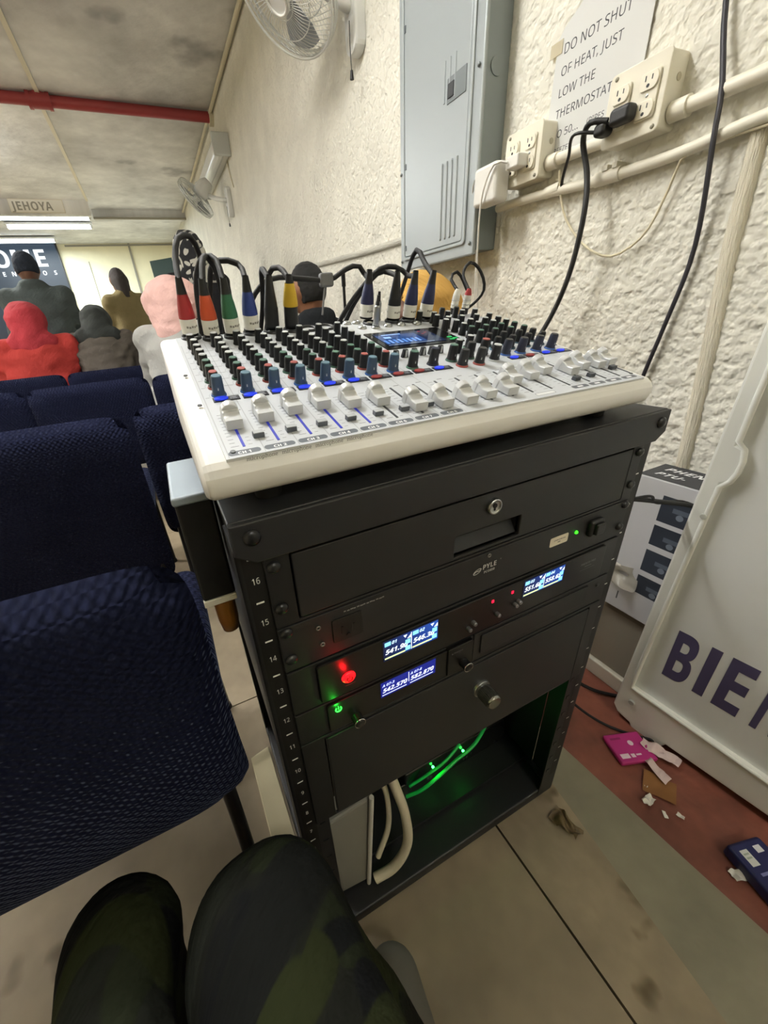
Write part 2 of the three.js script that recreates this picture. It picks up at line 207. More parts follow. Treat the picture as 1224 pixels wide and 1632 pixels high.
{ // breaker panel
  const z0 = -1.152, z1 = -0.772, y0 = 1.1, y1 = 2.0, t = thing('breaker_panel', 'tall grey metal breaker panel with a ribbed door on the wall', 'electrical panel', [WX, y0, (z0 + z1) / 2]);
  wpart(t, 'cabinet', [span(0.635, WX, y0 + 0.012, y1 - 0.012, z0 + 0.012, z1 - 0.008, 0.003)], M.panelSide);
  const cover = wpart(t, 'cover', [plate(rrect(z0, y0, z1, y1, 0.006), 0.012, 0.004).rotateY(-Math.PI / 2).translate(0.642, 0, 0)], M.panelGrey);
  void cover;
  const frameOut = rrect(z0 + 0.022, y0 + 0.03, z1 - 0.032, y1 - 0.03, 0.012), frameIn = rrect(z0 + 0.032, y0 + 0.04, z1 - 0.044, y1 - 0.04, 0.01);
  wpart(t, 'door_surround', plate(frameOut, 0.007, 0.003, [frameIn]).rotateY(-Math.PI / 2).translate(0.631, 0, 0), M.panelGrey);
  const door = wpart(t, 'door', [plate(rrect(z0 + 0.034, y0 + 0.042, z1 - 0.046, y1 - 0.042, 0.008), 0.006, 0.002).rotateY(-Math.PI / 2).translate(0.632, 0, 0)], M.panelGrey);
  const base = t.position, sub = (n, g, m) => { const q = join(g); q.translate(-base.x, -base.y, -base.z); return part(door, n, q, m); };
  for (let k = 0; k < 4; k++) { const z = -0.918 + k * 0.022; sub('rib', [rod([0.6265, y0 + 0.062, z], [0.6265, y0 + 0.24 + (k % 2) * 0.004, z], 0.0045, 10), new THREE.SphereGeometry(0.0045, 10, 8).translate(0.6265, y0 + 0.062, z), new THREE.SphereGeometry(0.0045, 10, 8).translate(0.6265, y0 + 0.242, z)], M.panelGrey); }
  for (let k = 0; k < 3; k++) { const z = -0.918 + k * 0.022; sub('rib', [rod([0.6265, 1.475, z], [0.6265, 1.56, z], 0.003, 10)], M.panelGrey); }
  const la = sub('latch', [plate(rrect(-0.905, 1.468, -0.828, 1.52, 0.002), 0.004, 0.001).rotateY(-Math.PI / 2).translate(0.628, 0, 0)], std(0x6b7274, 0.45));
  { const q = span(0.6215, 0.626, 1.478, 1.508, -0.9, -0.875, 0.001).translate(-base.x, -base.y, -base.z); part(la, 'latch_slide', q, std(0x2a2d30, 0.5)); }
  sub('hinge', [span(0.624, 0.63, 1.70, 1.715, z0 + 0.036, z0 + 0.043), span(0.624, 0.63, 1.385, 1.40, z0 + 0.036, z0 + 0.043), span(0.624, 0.63, 1.16, 1.175, z0 + 0.036, z0 + 0.043)], std(0x585f62, 0.5));
  for (const [y, z] of [[1.13, z0 + 0.012], [1.13, z1 - 0.012], [1.5, z1 - 0.014], [1.38, z0 + 0.01], [1.86, z0 + 0.012]]) wpart(t, 'screw', [new THREE.SphereGeometry(0.0055, 10, 6, 0, 7, 0, 1.3).rotateZ(Math.PI / 2).translate(0.629, y, z)], std(0x777d7e, 0.35, 0.6));
  wpart(t, 'knockout', [new THREE.CylinderGeometry(0.019, 0.019, 0.003, 24).rotateX(Math.PI / 2).translate(0.678, 1.5, z1 - 0.007)], M.panelSide);
}
{ // typed notice
  const w = 0.213, h = 0.279, t = thing('paper_notice', 'white paper notice about the heat taped behind the outlet boxes', 'sign', [WX - 0.006, 1.252, -0.527]);
  const s = new THREE.Shape([[-w / 2, 0], [w / 2, 0.004], [w / 2, h], [-w / 2 + 0.075, h], [-w / 2 + 0.045, h - 0.02], [-w / 2 + 0.02, h - 0.033], [-w / 2 + 0.004, h - 0.05]].map((p) => new THREE.Vector2(...p)));
  const g = new THREE.ShapeGeometry(s, 2), uv = g.attributes.uv, p = g.attributes.position; for (let i = 0; i < p.count; i++) uv.setXY(i, p.getX(i) / w + 0.5, p.getY(i) / h);
  const tex = canvasTex(900, Math.round(900 * h / w), (x, W, H) => { x.fillStyle = '#d2d3d1'; x.fillRect(0, 0, W, H); x.fillStyle = '#3a3b40'; x.font = '92px sans-serif'; const L = (s, r, px, tx = 0.13) => { x.font = px + 'px sans-serif'; x.fillText(s, W * tx, H * r); };
    L('DO NOT SHUT', 0.285, 98, 0.1); L('OF HEAT, JUST', 0.415, 92, 0.1); L('LOW THE', 0.545, 92, 0.1); L('THERMOSTAT', 0.675, 92, 0.1); L('TO 50...', 0.805, 82, 0.1); L('(PIPES MAY', 0.805, 60, 0.5); L('FREEZE)', 0.91, 60, 0.1); });
  part(t, 'sheet', g.rotateY(-Math.PI / 2), new THREE.MeshStandardMaterial({ map: tex, roughness: 0.75, side: THREE.DoubleSide }));
  for (const g of [span(-0.0015, -0.0005, h - 0.075, h - 0.052, -w / 2 - 0.012, -w / 2 + 0.018), span(-0.0015, -0.0005, h - 0.02, h + 0.012, w / 2 - 0.04, w / 2 - 0.02)]) part(t, 'tape', g, new THREE.MeshPhysicalMaterial({ color: 0xf0ead8, roughness: 0.25, transmission: 0.6, thickness: 0 }));
}
function duplex(parent, x, y, z, only) {       // two outlets above each other, facing -x
  const fr = part(parent, 'receptacle', [plate(rrect(-0.017, -0.034, 0.017, 0.034, 0.004), 0.004, 0.001).rotateY(-Math.PI / 2).translate(x, y, z)], M.cream);
  for (const s of [1, -1]) { const o = []; for (let i = 0; i < 24; i++) { const a = i / 24 * 2 * Math.PI; o.push([0.0165 * Math.cos(a), Math.max(-0.0125, Math.min(0.0125, 0.0165 * Math.sin(a)))]); }
    part(fr, 'outlet_face', plate(o, 0.003, 0.0008).rotateY(-Math.PI / 2).translate(x - 0.004, y + s * 0.0195, z), std(0xe6e0cd, 0.35));
    part(fr, 'slot', [span(x - 0.0073, x - 0.0068, y + s * 0.0195 + 0.0005, y + s * 0.0195 + 0.0085, z - 0.0068, z - 0.0048), span(x - 0.0073, x - 0.0068, y + s * 0.0195 + 0.0005, y + s * 0.0195 + 0.0075, z + 0.0048, z + 0.0066), cyl(0.0028, 0.0028, 0.0005, 0, 0, 0, 12).rotateZ(Math.PI / 2).translate(x - 0.0068, y + s * 0.0195 - 0.0062, z)], M.black); }
  part(fr, 'screw', new THREE.SphereGeometry(0.003, 10, 8).scale(0.5, 1, 1).translate(x - 0.004, y, z), M.steel);
}
function outletBox(label, z0, z1, y0, y1, holes) {
  const t = thing('outlet_box', label, 'outlet box', [WX, y0, (z0 + z1) / 2], 'painted outlet boxes on the wall conduit'), w = z1 - z0, h = y1 - y0;
  part(t, 'back_box', [box(0.052, h - 0.004, w - 0.004, -0.024, h / 2, 0, 0.006)], M.cream);
  part(t, 'cover_plate', [plate(rrect(-w / 2, 0, w / 2, h, 0.009), 0.005, 0.0018).rotateY(-Math.PI / 2).translate(-0.048, 0, 0)], M.cream);
  for (const s of [-1, 1]) duplex(t, -0.053, h / 2, s * w * 0.235);
  for (const [y, z] of holes) part(t, 'knockout', [new THREE.CylinderGeometry(0.006, 0.006, 0.002, 14).rotateX(Math.PI / 2).translate(-0.026 + z, y, w / 2 - 0.002)], std(0xb9b198, 0.6));
  for (const k of [0, 1]) part(t, 'screw', new THREE.SphereGeometry(0.0038, 10, 8).scale(0.6, 1, 1).translate(-0.053, k ? h - 0.008 : 0.008, k ? 0.012 - w / 2 : w / 2 - 0.01), std(0x8b8674, 0.5));
}
outletBox('cream outlet box in front of the notice with a black plug in it', -0.447, -0.338, 1.232, 1.345, [[0.03, 0.0], [0.075, 0.006]]);
outletBox('cream outlet box beside the breaker panel with white chargers in it', -0.712, -0.601, 1.232, 1.342, [[0.03, 0.0], [0.07, 0.006]]);
const wavy = (pts, r, n, rs) => tube(pts, r, n, rs);
solo('conduit', [rod([0.7, 1.258, -0.338], [0.7, 1.268, 0.9], 0.0122), rod([0.7, 1.262, -0.601], [0.7, 1.258, -0.447], 0.0122), rod([0.7, 1.258, -0.338], [0.7, 1.258, -0.31], 0.0165), rod([0.7, 1.26, -0.601], [0.7, 1.26, -0.575], 0.0165)], M.creamPipe, 'cream conduit linking the two outlet boxes, upper of the pair', 'conduit');
{ const t = thing('conduit', 'cream conduit below the outlet boxes with a clamped joint, lower of the pair', 'conduit', [0.7, 1.2, -0.1]);
  wpart(t, 'pipe', wavy([[0.702, 1.207, -0.76], [0.702, 1.203, -0.62], [0.702, 1.192, -0.45], [0.702, 1.192, -0.3], [0.702, 1.202, -0.2], [0.7, 1.206, 0], [0.7, 1.206, 0.9]], 0.0105, 60, 12), M.creamPipe);
  wpart(t, 'clamp', [rod([0.702, 1.1935, -0.47], [0.702, 1.192, -0.415], 0.0135), span(0.69, 0.72, 1.203, 1.212, -0.452, -0.44), span(0.69, 0.72, 1.203, 1.212, -0.43, -0.42)], M.creamPipe); wpart(t, 'coupling', rod([0.702, 1.2045, -0.56], [0.702, 1.2025, -0.6], 0.0125), M.creamPipe); }
solo('wall_pipe', [tube([[WX, 0.1, -0.12], [WX, 0.6, -0.152], [WX, 0.85, -0.173], [WX, 1.02, -0.19], [WX, 1.2, -0.2]], 0.013, 40, 12)], std(0xe3dcc8, 0.8, 0, { bumpMap: fineBump, bumpScale: 0.004 }), 'painted pipe standing upright on the stuccoed wall behind the plastic sign', 'pipe');
solo('black_cable', tube([[0.708, 2.7, -0.36], [0.7, 1.75, -0.33], [0.703, 1.378, -0.294], [0.69, 1.255, -0.258], [0.686, 1.2, -0.25], [0.706, 1.03, -0.242], [0.706, 0.897, -0.258], [0.706, 0.8, -0.273], [0.69, 0.5, -0.3], [0.66, 0.12, -0.29]], 0.0042, 90, 8), std(0x24222a, 0.5), 'black cable hanging down the wall right of the outlet boxes', 'cable');
solo('white_cable', tube([[0.69, 1.235, -0.56], [0.7, 1.19, -0.556], [0.705, 1.137, -0.535], [0.706, 1.068, -0.466], [0.706, 1.042, -0.401], [0.706, 1.071, -0.343], [0.707, 1.142, -0.315], [0.7, 1.185, -0.297], [0.702, 1.19, -0.24], [0.702, 1.187, -0.1], [0.702, 1.187, 0.9]], 0.0026, 80, 6), std(0xd3c9ac, 0.5), 'thin cream wire sagging in a loop below the conduits', 'cable');
{ const t = thing('power_plug', 'black angled plugs and cord in the outlet box by the notice', 'plug', [0.655, 1.25, -0.40]);
  wpart(t, 'plug_body', [span(0.636, 0.664, 1.258, 1.285, -0.418, -0.378, 0.008)], M.black); wpart(t, 'plug_body', [span(0.632, 0.664, 1.25, 1.272, -0.445, -0.42, 0.008)], M.black);
  wpart(t, 'cord', tube([[0.64, 1.27, -0.42], [0.63, 1.277, -0.45], [0.648, 1.262, -0.475], [0.66, 1.20, -0.462], [0.655, 1.141, -0.45], [0.655, 1.06, -0.455], [0.655, 0.999, -0.467], [0.65, 0.93, -0.49], [0.62, 0.86, -0.51], [0.5, 0.74, -0.52]], 0.0056, 60, 8), M.black);
  wpart(t, 'cord', tube([[0.64, 1.26, -0.44], [0.625, 1.268, -0.48], [0.66, 1.245, -0.515], [0.69, 1.215, -0.548], [0.7, 1.19, -0.556]], 0.0032, 30, 6), M.black); }
{ const t = thing('phone_charger', 'white charger block with two thin white cables beside the breaker panel', 'charger', [0.65, 1.215, -0.71]);
  wpart(t, 'charger_block', span(0.615, 0.664, 1.205, 1.29, -0.768, -0.685, 0.01), M.white); wpart(t, 'plug_block', span(0.63, 0.664, 1.262, 1.288, -0.672, -0.632, 0.004), M.white);
  wpart(t, 'cable', tube([[0.62, 1.268, -0.768], [0.63, 1.25, -0.786], [0.652, 1.1, -0.782], [0.66, 0.9, -0.778], [0.66, 0.6, -0.76]], 0.002, 40, 6), M.white);
  wpart(t, 'cable', tube([[0.626, 1.275, -0.66], [0.612, 1.282, -0.685], [0.606, 1.24, -0.715], [0.625, 1.1, -0.745], [0.65, 0.95, -0.755], [0.66, 0.6, -0.74]], 0.0026, 40, 6), M.white); }

// ---------------------------------------------------------------- the equipment rack and what is mounted in it
const RB = 0.09, U = 0.04445;                              // bottom of the first unit, height of a unit
{
  const t = thing('equipment_rack', 'black open frame equipment rack standing by the wall under the white mixer', 'equipment rack', [0, 0, -0.22]);
  for (const s of [-1, 1]) {
    const r = wpart(t, 'front_rail', [span(Math.min(s * 0.262, s * 0.2235), Math.max(s * 0.262, s * 0.2235), 0.03, 0.812, -0.002, 0), span(s > 0 ? 0.26 : -0.262, s > 0 ? 0.262 : -0.26, 0.03, 0.812, -0.05, 0)], M.rackBlack);
    const H = 0.722, tex = canvasTex(64, 2048, (x, W, Hh) => { x.fillStyle = '#0d0d0e'; x.fillRect(0, 0, W, Hh); x.fillStyle = '#f2f2ee'; const Y = (y) => Hh * (1 - (y - RB) / (H)); for (let k = 1; k <= 16; k++) { const y = Y(RB + U * k - 0.0002); x.fillRect(18, y - 3, 27, 5.5); } x.font = '25px sans-serif'; x.textAlign = 'center'; if (s < 0) for (let k = 1; k <= 16; k++) { x.fillText(String(k), W / 2, Y(RB + U * (k - 0.5)) + 9); } });
    const d = part(r, 'unit_numbers', new THREE.PlaneGeometry(0.0165, H), new THREE.MeshStandardMaterial({ map: tex, roughness: 0.5 })); d.position.set(s * 0.2495, RB + H / 2, 0.22 + 0.0006);
    if (s > 0) d.rotation.z = 0;
    wpart(t, 'rear_post', [span(s > 0 ? 0.222 : -0.262, s > 0 ? 0.262 : -0.222, 0.03, 0.835, -0.452, -0.449), span(s > 0 ? 0.259 : -0.262, s > 0 ? 0.262 : -0.259, 0.03, 0.835, -0.452, -0.41)], M.rackBlack);
    wpart(t, 'side_bar', span(s > 0 ? 0.246 : -0.258, s > 0 ? 0.258 : -0.246, 0.02, 0.05, -0.45, -0.002), M.rackBlack); wpart(t, 'side_bar', [span(s > 0 ? 0.246 : -0.26, s > 0 ? 0.26 : -0.246, 0.8, 0.838, -0.45, -0.002)], M.rackBlack);
    for (let k = 0; k < 7; k++) wpart(t, 'rail_hole', [plate(rrect(s * 0.2325 - 0.004, RB + U * (k + 0.5) - 0.004, s * 0.2325 + 0.004, RB + U * (k + 0.5) + 0.004, 0.001, 2), 0.0012).translate(0, 0, -0.0004)], std(0x2b2c2e, 0.35, 0.6));
    for (const y of [0.7905, 0.747, 0.718, 0.685]) { const w = wpart(t, 'rack_screw', [lathe([[0.0001, 0.0042], [0.003, 0.004], [0.0055, 0.0024], [0.006, 0.0005], [0.006, 0]], 18).rotateX(Math.PI / 2).scale(1, 0.9, 1).translate(s * 0.2335, y, 0.0045)], std(0x3a3b3d, 0.3, 0.7)); void w; }
  }
  wpart(t, 'top_bar', [plate([[-0.262, 0.813], [-0.247, 0.803], [0.247, 0.803], [0.262, 0.813], [0.262, 0.8395], [-0.262, 0.8395]], 0.014, 0.0015).translate(0, 0, -0.002), span(-0.262, 0.262, 0.836, 0.8405, -0.452, 0.008, 0.0015)], std(0x202124, 0.5));
  for (const s of [-1, 1]) wpart(t, 'bar_screw', [lathe([[0.0001, 0.004], [0.004, 0.0036], [0.0066, 0.0015], [0.0068, 0]], 18).rotateX(Math.PI / 2).translate(s * 0.2465, 0.8265, 0.012)], std(0x36373a, 0.3, 0.7));
  wpart(t, 'base_tray', [span(-0.262, 0.266, 0.018, 0.045, -0.455, -0.001, 0.004), span(-0.262, 0.262, 0.03, 0.82, -0.453, -0.4505)], M.rackBlack);
  for (const [x, z] of [[-0.235, -0.03], [0.235, -0.03], [-0.235, -0.425], [0.235, -0.425]]) wpart(t, 'foot', cyl(0.018, 0.02, 0.02, x, 0, z, 18), M.rubber);
  wpart(t, 'side_panel', span(-0.2585, -0.2565, 0.4, 0.8, -0.449, -0.06), M.rackBlack); wpart(t, 'side_panel', span(0.2565, 0.2585, 0.05, 0.8, -0.449, -0.05), M.rackBlack);
}
{ // box strapped outside the left side
  const t = thing('junction_box', 'small black box with a grey lid fixed to the left side of the rack', 'junction box', [-0.28, 0.72, -0.13]);
  wpart(t, 'case', span(-0.2965, -0.2635, 0.72, 0.832, -0.185, -0.075, 0.003), M.black); wpart(t, 'lid', span(-0.298, -0.2635, 0.829, 0.838, -0.188, -0.072, 0.003), std(0x8f9aa3, 0.4)); wpart(t, 'base_strip', span(-0.2965, -0.2635, 0.7125, 0.72, -0.13, -0.0745, 0.001), std(0xe2dccb, 0.5), 'pale strip along the bottom'); wpart(t, 'amber_plug', lathe([[0.0001, -0.05], [0.009, -0.05], [0.011, -0.035], [0.0115, -0.008], [0.013, 0], [0.0001, 0]], 18).translate(-0.277, 0.7125, -0.095), std(0x8a5a20, 0.4), 'amber plug');
}
const panelMat = std(0x202122, 0.5), plateMat = std(0x1b1c1d, 0.44), glossy = std(0x0d0d0e, 0.28);
{ // locking drawer
  const t = thing('drawer_unit', 'black locking rack drawer with a round keyhole and recessed grip, topmost unit', 'rack drawer', [0, 0.7245, -0.2]);
  wpart(t, 'shell', [plate(rrect(-0.2413, 0.7245, 0.2413, 0.8015, 0.001, 1), 0.004, 0.0008, [rrect(-0.2195, 0.7275, 0.2225, 0.7985, 0.002, 2)]), span(-0.2195, 0.2225, 0.729, 0.797, -0.38, -0.02)], plateMat);
  const gx0 = -0.047, gx1 = 0.044, gy0 = 0.7325, gy1 = 0.758;
  const f = wpart(t, 'drawer_front', [plate(rrect(-0.2178, 0.7292, 0.2208, 0.7968, 0.0015, 2), 0.0075, 0.001, [rrect(gx0, gy0, gx1, gy1, 0.0015, 2)]).translate(0, 0, -0.003)], panelMat);
  const B = t.position, sub = (n, g, m, l) => { const q = join(g); q.translate(-B.x, -B.y, -B.z); return part(f, n, q, m, l); };
  sub('grip_recess', [span(gx0, gx1, gy0 - 0.001, gy1 + 0.001, -0.022, -0.019), span(gx0, gx1, gy1, gy1 + 0.0012, -0.02, 0.001), span(gx0, gx1, gy0 - 0.0012, gy0, -0.02, 0.001), span(gx0 - 0.0012, gx0, gy0, gy1, -0.02, 0.001), span(gx1, gx1 + 0.0012, gy0, gy1, -0.02, 0.001), span(gx0, gx1, -0.013, 0.013, -0.001, 0.001).rotateX(-0.62).translate(0, (gy0 + gy1) / 2 - 0.001, -0.009)], std(0x1c1d1f, 0.55));
  sub('key_lock', [lathe([[0.0001, 0.003], [0.0062, 0.003], [0.0064, 0.0042], [0.0082, 0.0046], [0.009, 0.003], [0.009, 0]], 28).rotateX(Math.PI / 2).translate(0.0, 0.7815, 0.0045)], M.steel, 'silver round keyhole');
  sub('keyhole', [cyl(0.0026, 0.0026, 0.0004, 0, 0, 0, 14).rotateX(Math.PI / 2).translate(0, 0.7826, 0.0078), span(-0.0009, 0.0009, 0.7772, 0.783, 0.0077, 0.0081)], M.black);
}
{ // power conditioner
  const y0 = 0.6695, y1 = 0.7235, t = thing('power_conditioner', 'black power conditioner with white maker lettering and a green lamp under the drawer', 'power conditioner', [0, y0, -0.2]);
  wpart(t, 'front_plate', plate(rrect(-0.2413, y0, 0.2413, y1, 0.0012, 2), 0.0045, 0.001), panelMat); wpart(t, 'chassis', span(-0.217, 0.217, y0 + 0.002, y1 - 0.002, -0.25, 0), plateMat);
  const Z = 0.2 + 0.0051;
  print(t, 'lettering', 0.046, 0.02, 460, (x, W, H) => { x.clearRect(0, 0, W, H); x.fillStyle = x.strokeStyle = '#c9c9c6'; x.lineWidth = 9; x.beginPath(); x.ellipse(70, 105, 58, 26, -0.35, 0.6, 5.9); x.stroke(); x.lineWidth = 12; x.beginPath(); x.moveTo(25, 120); x.bezierCurveTo(60, 70, 90, 130, 125, 80); x.stroke(); x.font = 'bold 92px sans-serif'; x.fillText('PYLE', 140, 108); x.font = 'bold 44px sans-serif'; x.fillText('PCO850', 165, 165); x.font = '20px sans-serif'; x.fillText('®', 395, 50); }, { clear: true, pos: [0.003, 0.0335, Z] });
  print(t, 'lettering', 0.05, 0.007, 300, (x, W, H) => { x.clearRect(0, 0, W, H); x.fillStyle = '#8d8d8a'; for (let i = 0; i < 13; i++) x.fillRect(20 + i * 21, 16 + (i % 2) * 2, 14 + (i % 3) * 3, 9); }, { clear: true, pos: [-0.155, 0.0483, Z] });
  wpart(t, 'sticker', plate(rrect(0.1, 0.6955, 0.131, 0.7082, 0.002), 0.0004).translate(0, 0, 0.0046), std(0xe3d9c4, 0.55), 'cream paper sticker');
  print(t, 'sticker_print', 0.026, 0.0095, 200, (x, W, H) => { x.fillStyle = '#e3d9c4'; x.fillRect(0, 0, W, H); x.fillStyle = '#6d675c'; for (let i = 0; i < 9; i++) x.fillRect(28 + i * 17, 18, 10 + (i % 3) * 2, 11); x.fillRect(80, 44, 38, 10); }, { pos: [0.1155, 0.0322, Z + 0.0002] });
  wpart(t, 'indicator_lamp', new THREE.SphereGeometry(0.0024, 12, 10).translate(0.1455, 0.7035, 0.0045), glow(0x35ff20, 2.2));
  const sw = wpart(t, 'power_switch', [span(0.165, 0.19, 0.691, 0.7145, 0.003, 0.0115, 0.004)], std(0x1d1e20, 0.42)); part(sw, 'rocker', box(0.016, 0.016, 0.006, 0.1775, 0.0335, 0.2125, 0.002).rotateX(0), std(0x141516, 0.35));
  const oc = wpart(t, 'front_outlet', [plate(rrect(-0.19, 0.683, -0.158, 0.712, 0.002, 2), 0.0015, 0.0004).translate(0, 0, 0.0042)], std(0x101011, 0.4)); part(oc, 'slot', [span(-0.181, -0.179, 0.0235, 0.032, 0.2055, 0.2063), span(-0.169, -0.167, 0.0235, 0.031, 0.2055, 0.2063), cyl(0.0022, 0.0022, 0.0008, 0, 0, 0, 12).rotateX(Math.PI / 2).translate(-0.174, 0.019, 0.2058)], M.black);
  for (const [x, y] of [[-0.2035, 0.7095], [0.0025, 0.719], [-0.2015, 0.688]]) wpart(t, 'screw', new THREE.TorusGeometry(0.0019, 0.0007, 8, 18).translate(x, y, 0.005), std(0x9d9d9a, 0.3, 0.7));
}
const seg = (x, s, px, X, Y, c) => { x.fillStyle = c; x.font = 'italic bold ' + px + 'px sans-serif'; x.fillText(s, X, Y); };
function lcd(parent, x0, x1, y0, y1, z, draw, k) { const w = x1 - x0, h = y1 - y0; return print(parent, 'display', w, h, 420, draw, { emit: k, rough: 0.2, base: 0x05060a, pos: [(x0 + x1) / 2, (y0 + y1) / 2 - parent.position.y, z] }); }
{ // four channel receiver
  const y0 = 0.606, y1 = 0.6665, t = thing('wireless_receiver', 'black wireless receiver with two blue displays and a red power button', 'wireless receiver', [0, y0, -0.2]);
  wpart(t, 'front_plate', plate(rrect(-0.2413, y0, 0.2413, y1, 0.0015, 2), 0.004, 0.001), plateMat); wpart(t, 'chassis', span(-0.21, 0.21, y0 + 0.002, y1 - 0.002, -0.22, 0), plateMat);
  wpart(t, 'fascia', [plate(rrect(-0.212, y0 + 0.004, 0.214, y1 - 0.003, 0.004), 0.004, 0.0012).translate(0, 0, 0.0035)], glossy);
  const F = (a, b, A, B) => (x, W, H) => { x.fillStyle = '#060a1c'; x.fillRect(0, 0, W, H); const g = x.createLinearGradient(0, H, W, 0); g.addColorStop(0, '#08102c'); g.addColorStop(0.6, '#122c6e'); g.addColorStop(1, '#1f4694'); x.fillStyle = g; x.fillRect(6, 6, W - 12, H - 12); const c = '#f2fbff', k = '#7fd8ff';
    for (const [s, n, X] of [[a, A, 14], [b, B, W / 2 + 10]]) { x.fillStyle = k; x.fillRect(X, H * 0.1, 44, 32); seg(x, n, 36, X + 48, H * 0.1 + 30, '#cfeeff'); seg(x, s, 54, X, H * 0.68, c); x.font = '20px sans-serif'; x.fillText('MHz', X + 128, H * 0.68); x.fillStyle = '#e6ff9a'; x.fillRect(X - 2, H * 0.84, 150, 12); x.fillStyle = k; x.fillRect(X + 150, H * 0.36, 38, 36); x.fillRect(X + 150, H * 0.68, 38, 36); x.fillStyle = c; x.beginPath(); x.moveTo(X + 135, H * 0.1); x.lineTo(X + 165, H * 0.1); x.lineTo(X + 150, H * 0.24); x.fill(); for (let i = 0; i < 4; i++) x.fillRect(X + 166 + i * 7, H * 0.28 - i * 7, 5, 8 + i * 7); } x.fillStyle = c; x.fillRect(W / 2 - 3, H * 0.08, 5, H * 0.84); };
  lcd(t, -0.138, -0.066, 0.6315, 0.661, 0.2081, F('541.90', '546.30', '01', '02'), 1.25); lcd(t, 0.062, 0.134, 0.635, 0.662, 0.2081, F('551.60', '558.65', '03', '04'), 1.25);
  const pb = wpart(t, 'power_button', [lathe([[0.0001, 0.004], [0.006, 0.0036], [0.0078, 0.0018], [0.008, 0]], 24).rotateX(Math.PI / 2).scale(1, 0.9, 1).translate(-0.1795, 0.6335, 0.007)], glow(0xff1018, 1.7, 0x330305), 'glowing red power button');
  part(pb, 'power_symbol', [new THREE.TorusGeometry(0.003, 0.0007, 6, 20, 5).rotateZ(2.2).translate(-0.1795, 0.0275, 0.2112), span(-0.1799, -0.1791, 0.0275, 0.0317, 0.2108, 0.2116)], std(0x5a0006, 0.4));
  for (const [x, y] of [[0.0135, 0.651], [0.0445, 0.652]]) wpart(t, 'indicator_lamp', span(x - 0.0016, x + 0.0016, y - 0.002, y + 0.002, 0.0072, 0.0082, 0.0004), glow(0xff1030, 2.2));
  for (const [x, y] of [[-0.022, 0.6255], [-0.015, 0.6315], [0.022, 0.6285], [0.0505, 0.631], [0.056, 0.634]]) wpart(t, 'control_knob', [lathe([[0.0001, 0.006], [0.0022, 0.006], [0.0027, 0.005], [0.003, 0]], 14).rotateX(Math.PI / 2).translate(x, y, 0.0072)], std(0x8d8f94, 0.3, 0.7));
  print(t, 'lettering', 0.036, 0.016, 300, (x, W, H) => { x.clearRect(0, 0, W, H); x.fillStyle = '#86868a'; x.font = 'italic bold 40px sans-serif'; x.fillText('PHENYX PRO', 14, 48); for (let i = 0; i < 7; i++) x.fillRect(92 + i * 16, 72, 11, 12); x.fillRect(20, 112, 240, 4); }, { clear: true, pos: [0.182, 0.037, 0.2078] });
  print(t, 'lettering', 0.014, 0.003, 140, (x, W, H) => { x.clearRect(0, 0, W, H); x.fillStyle = '#8a6a6a'; x.fillRect(6, 10, 120, 5); }, { clear: true, pos: [-0.1775, 0.0155, 0.2078] });
  const l = new THREE.PointLight(0xff1018, 0.0012, 0.3); l.position.set(-0.1795, 0.0275, 0.2215); l.shadow.radius = 0.1; t.add(l);
}
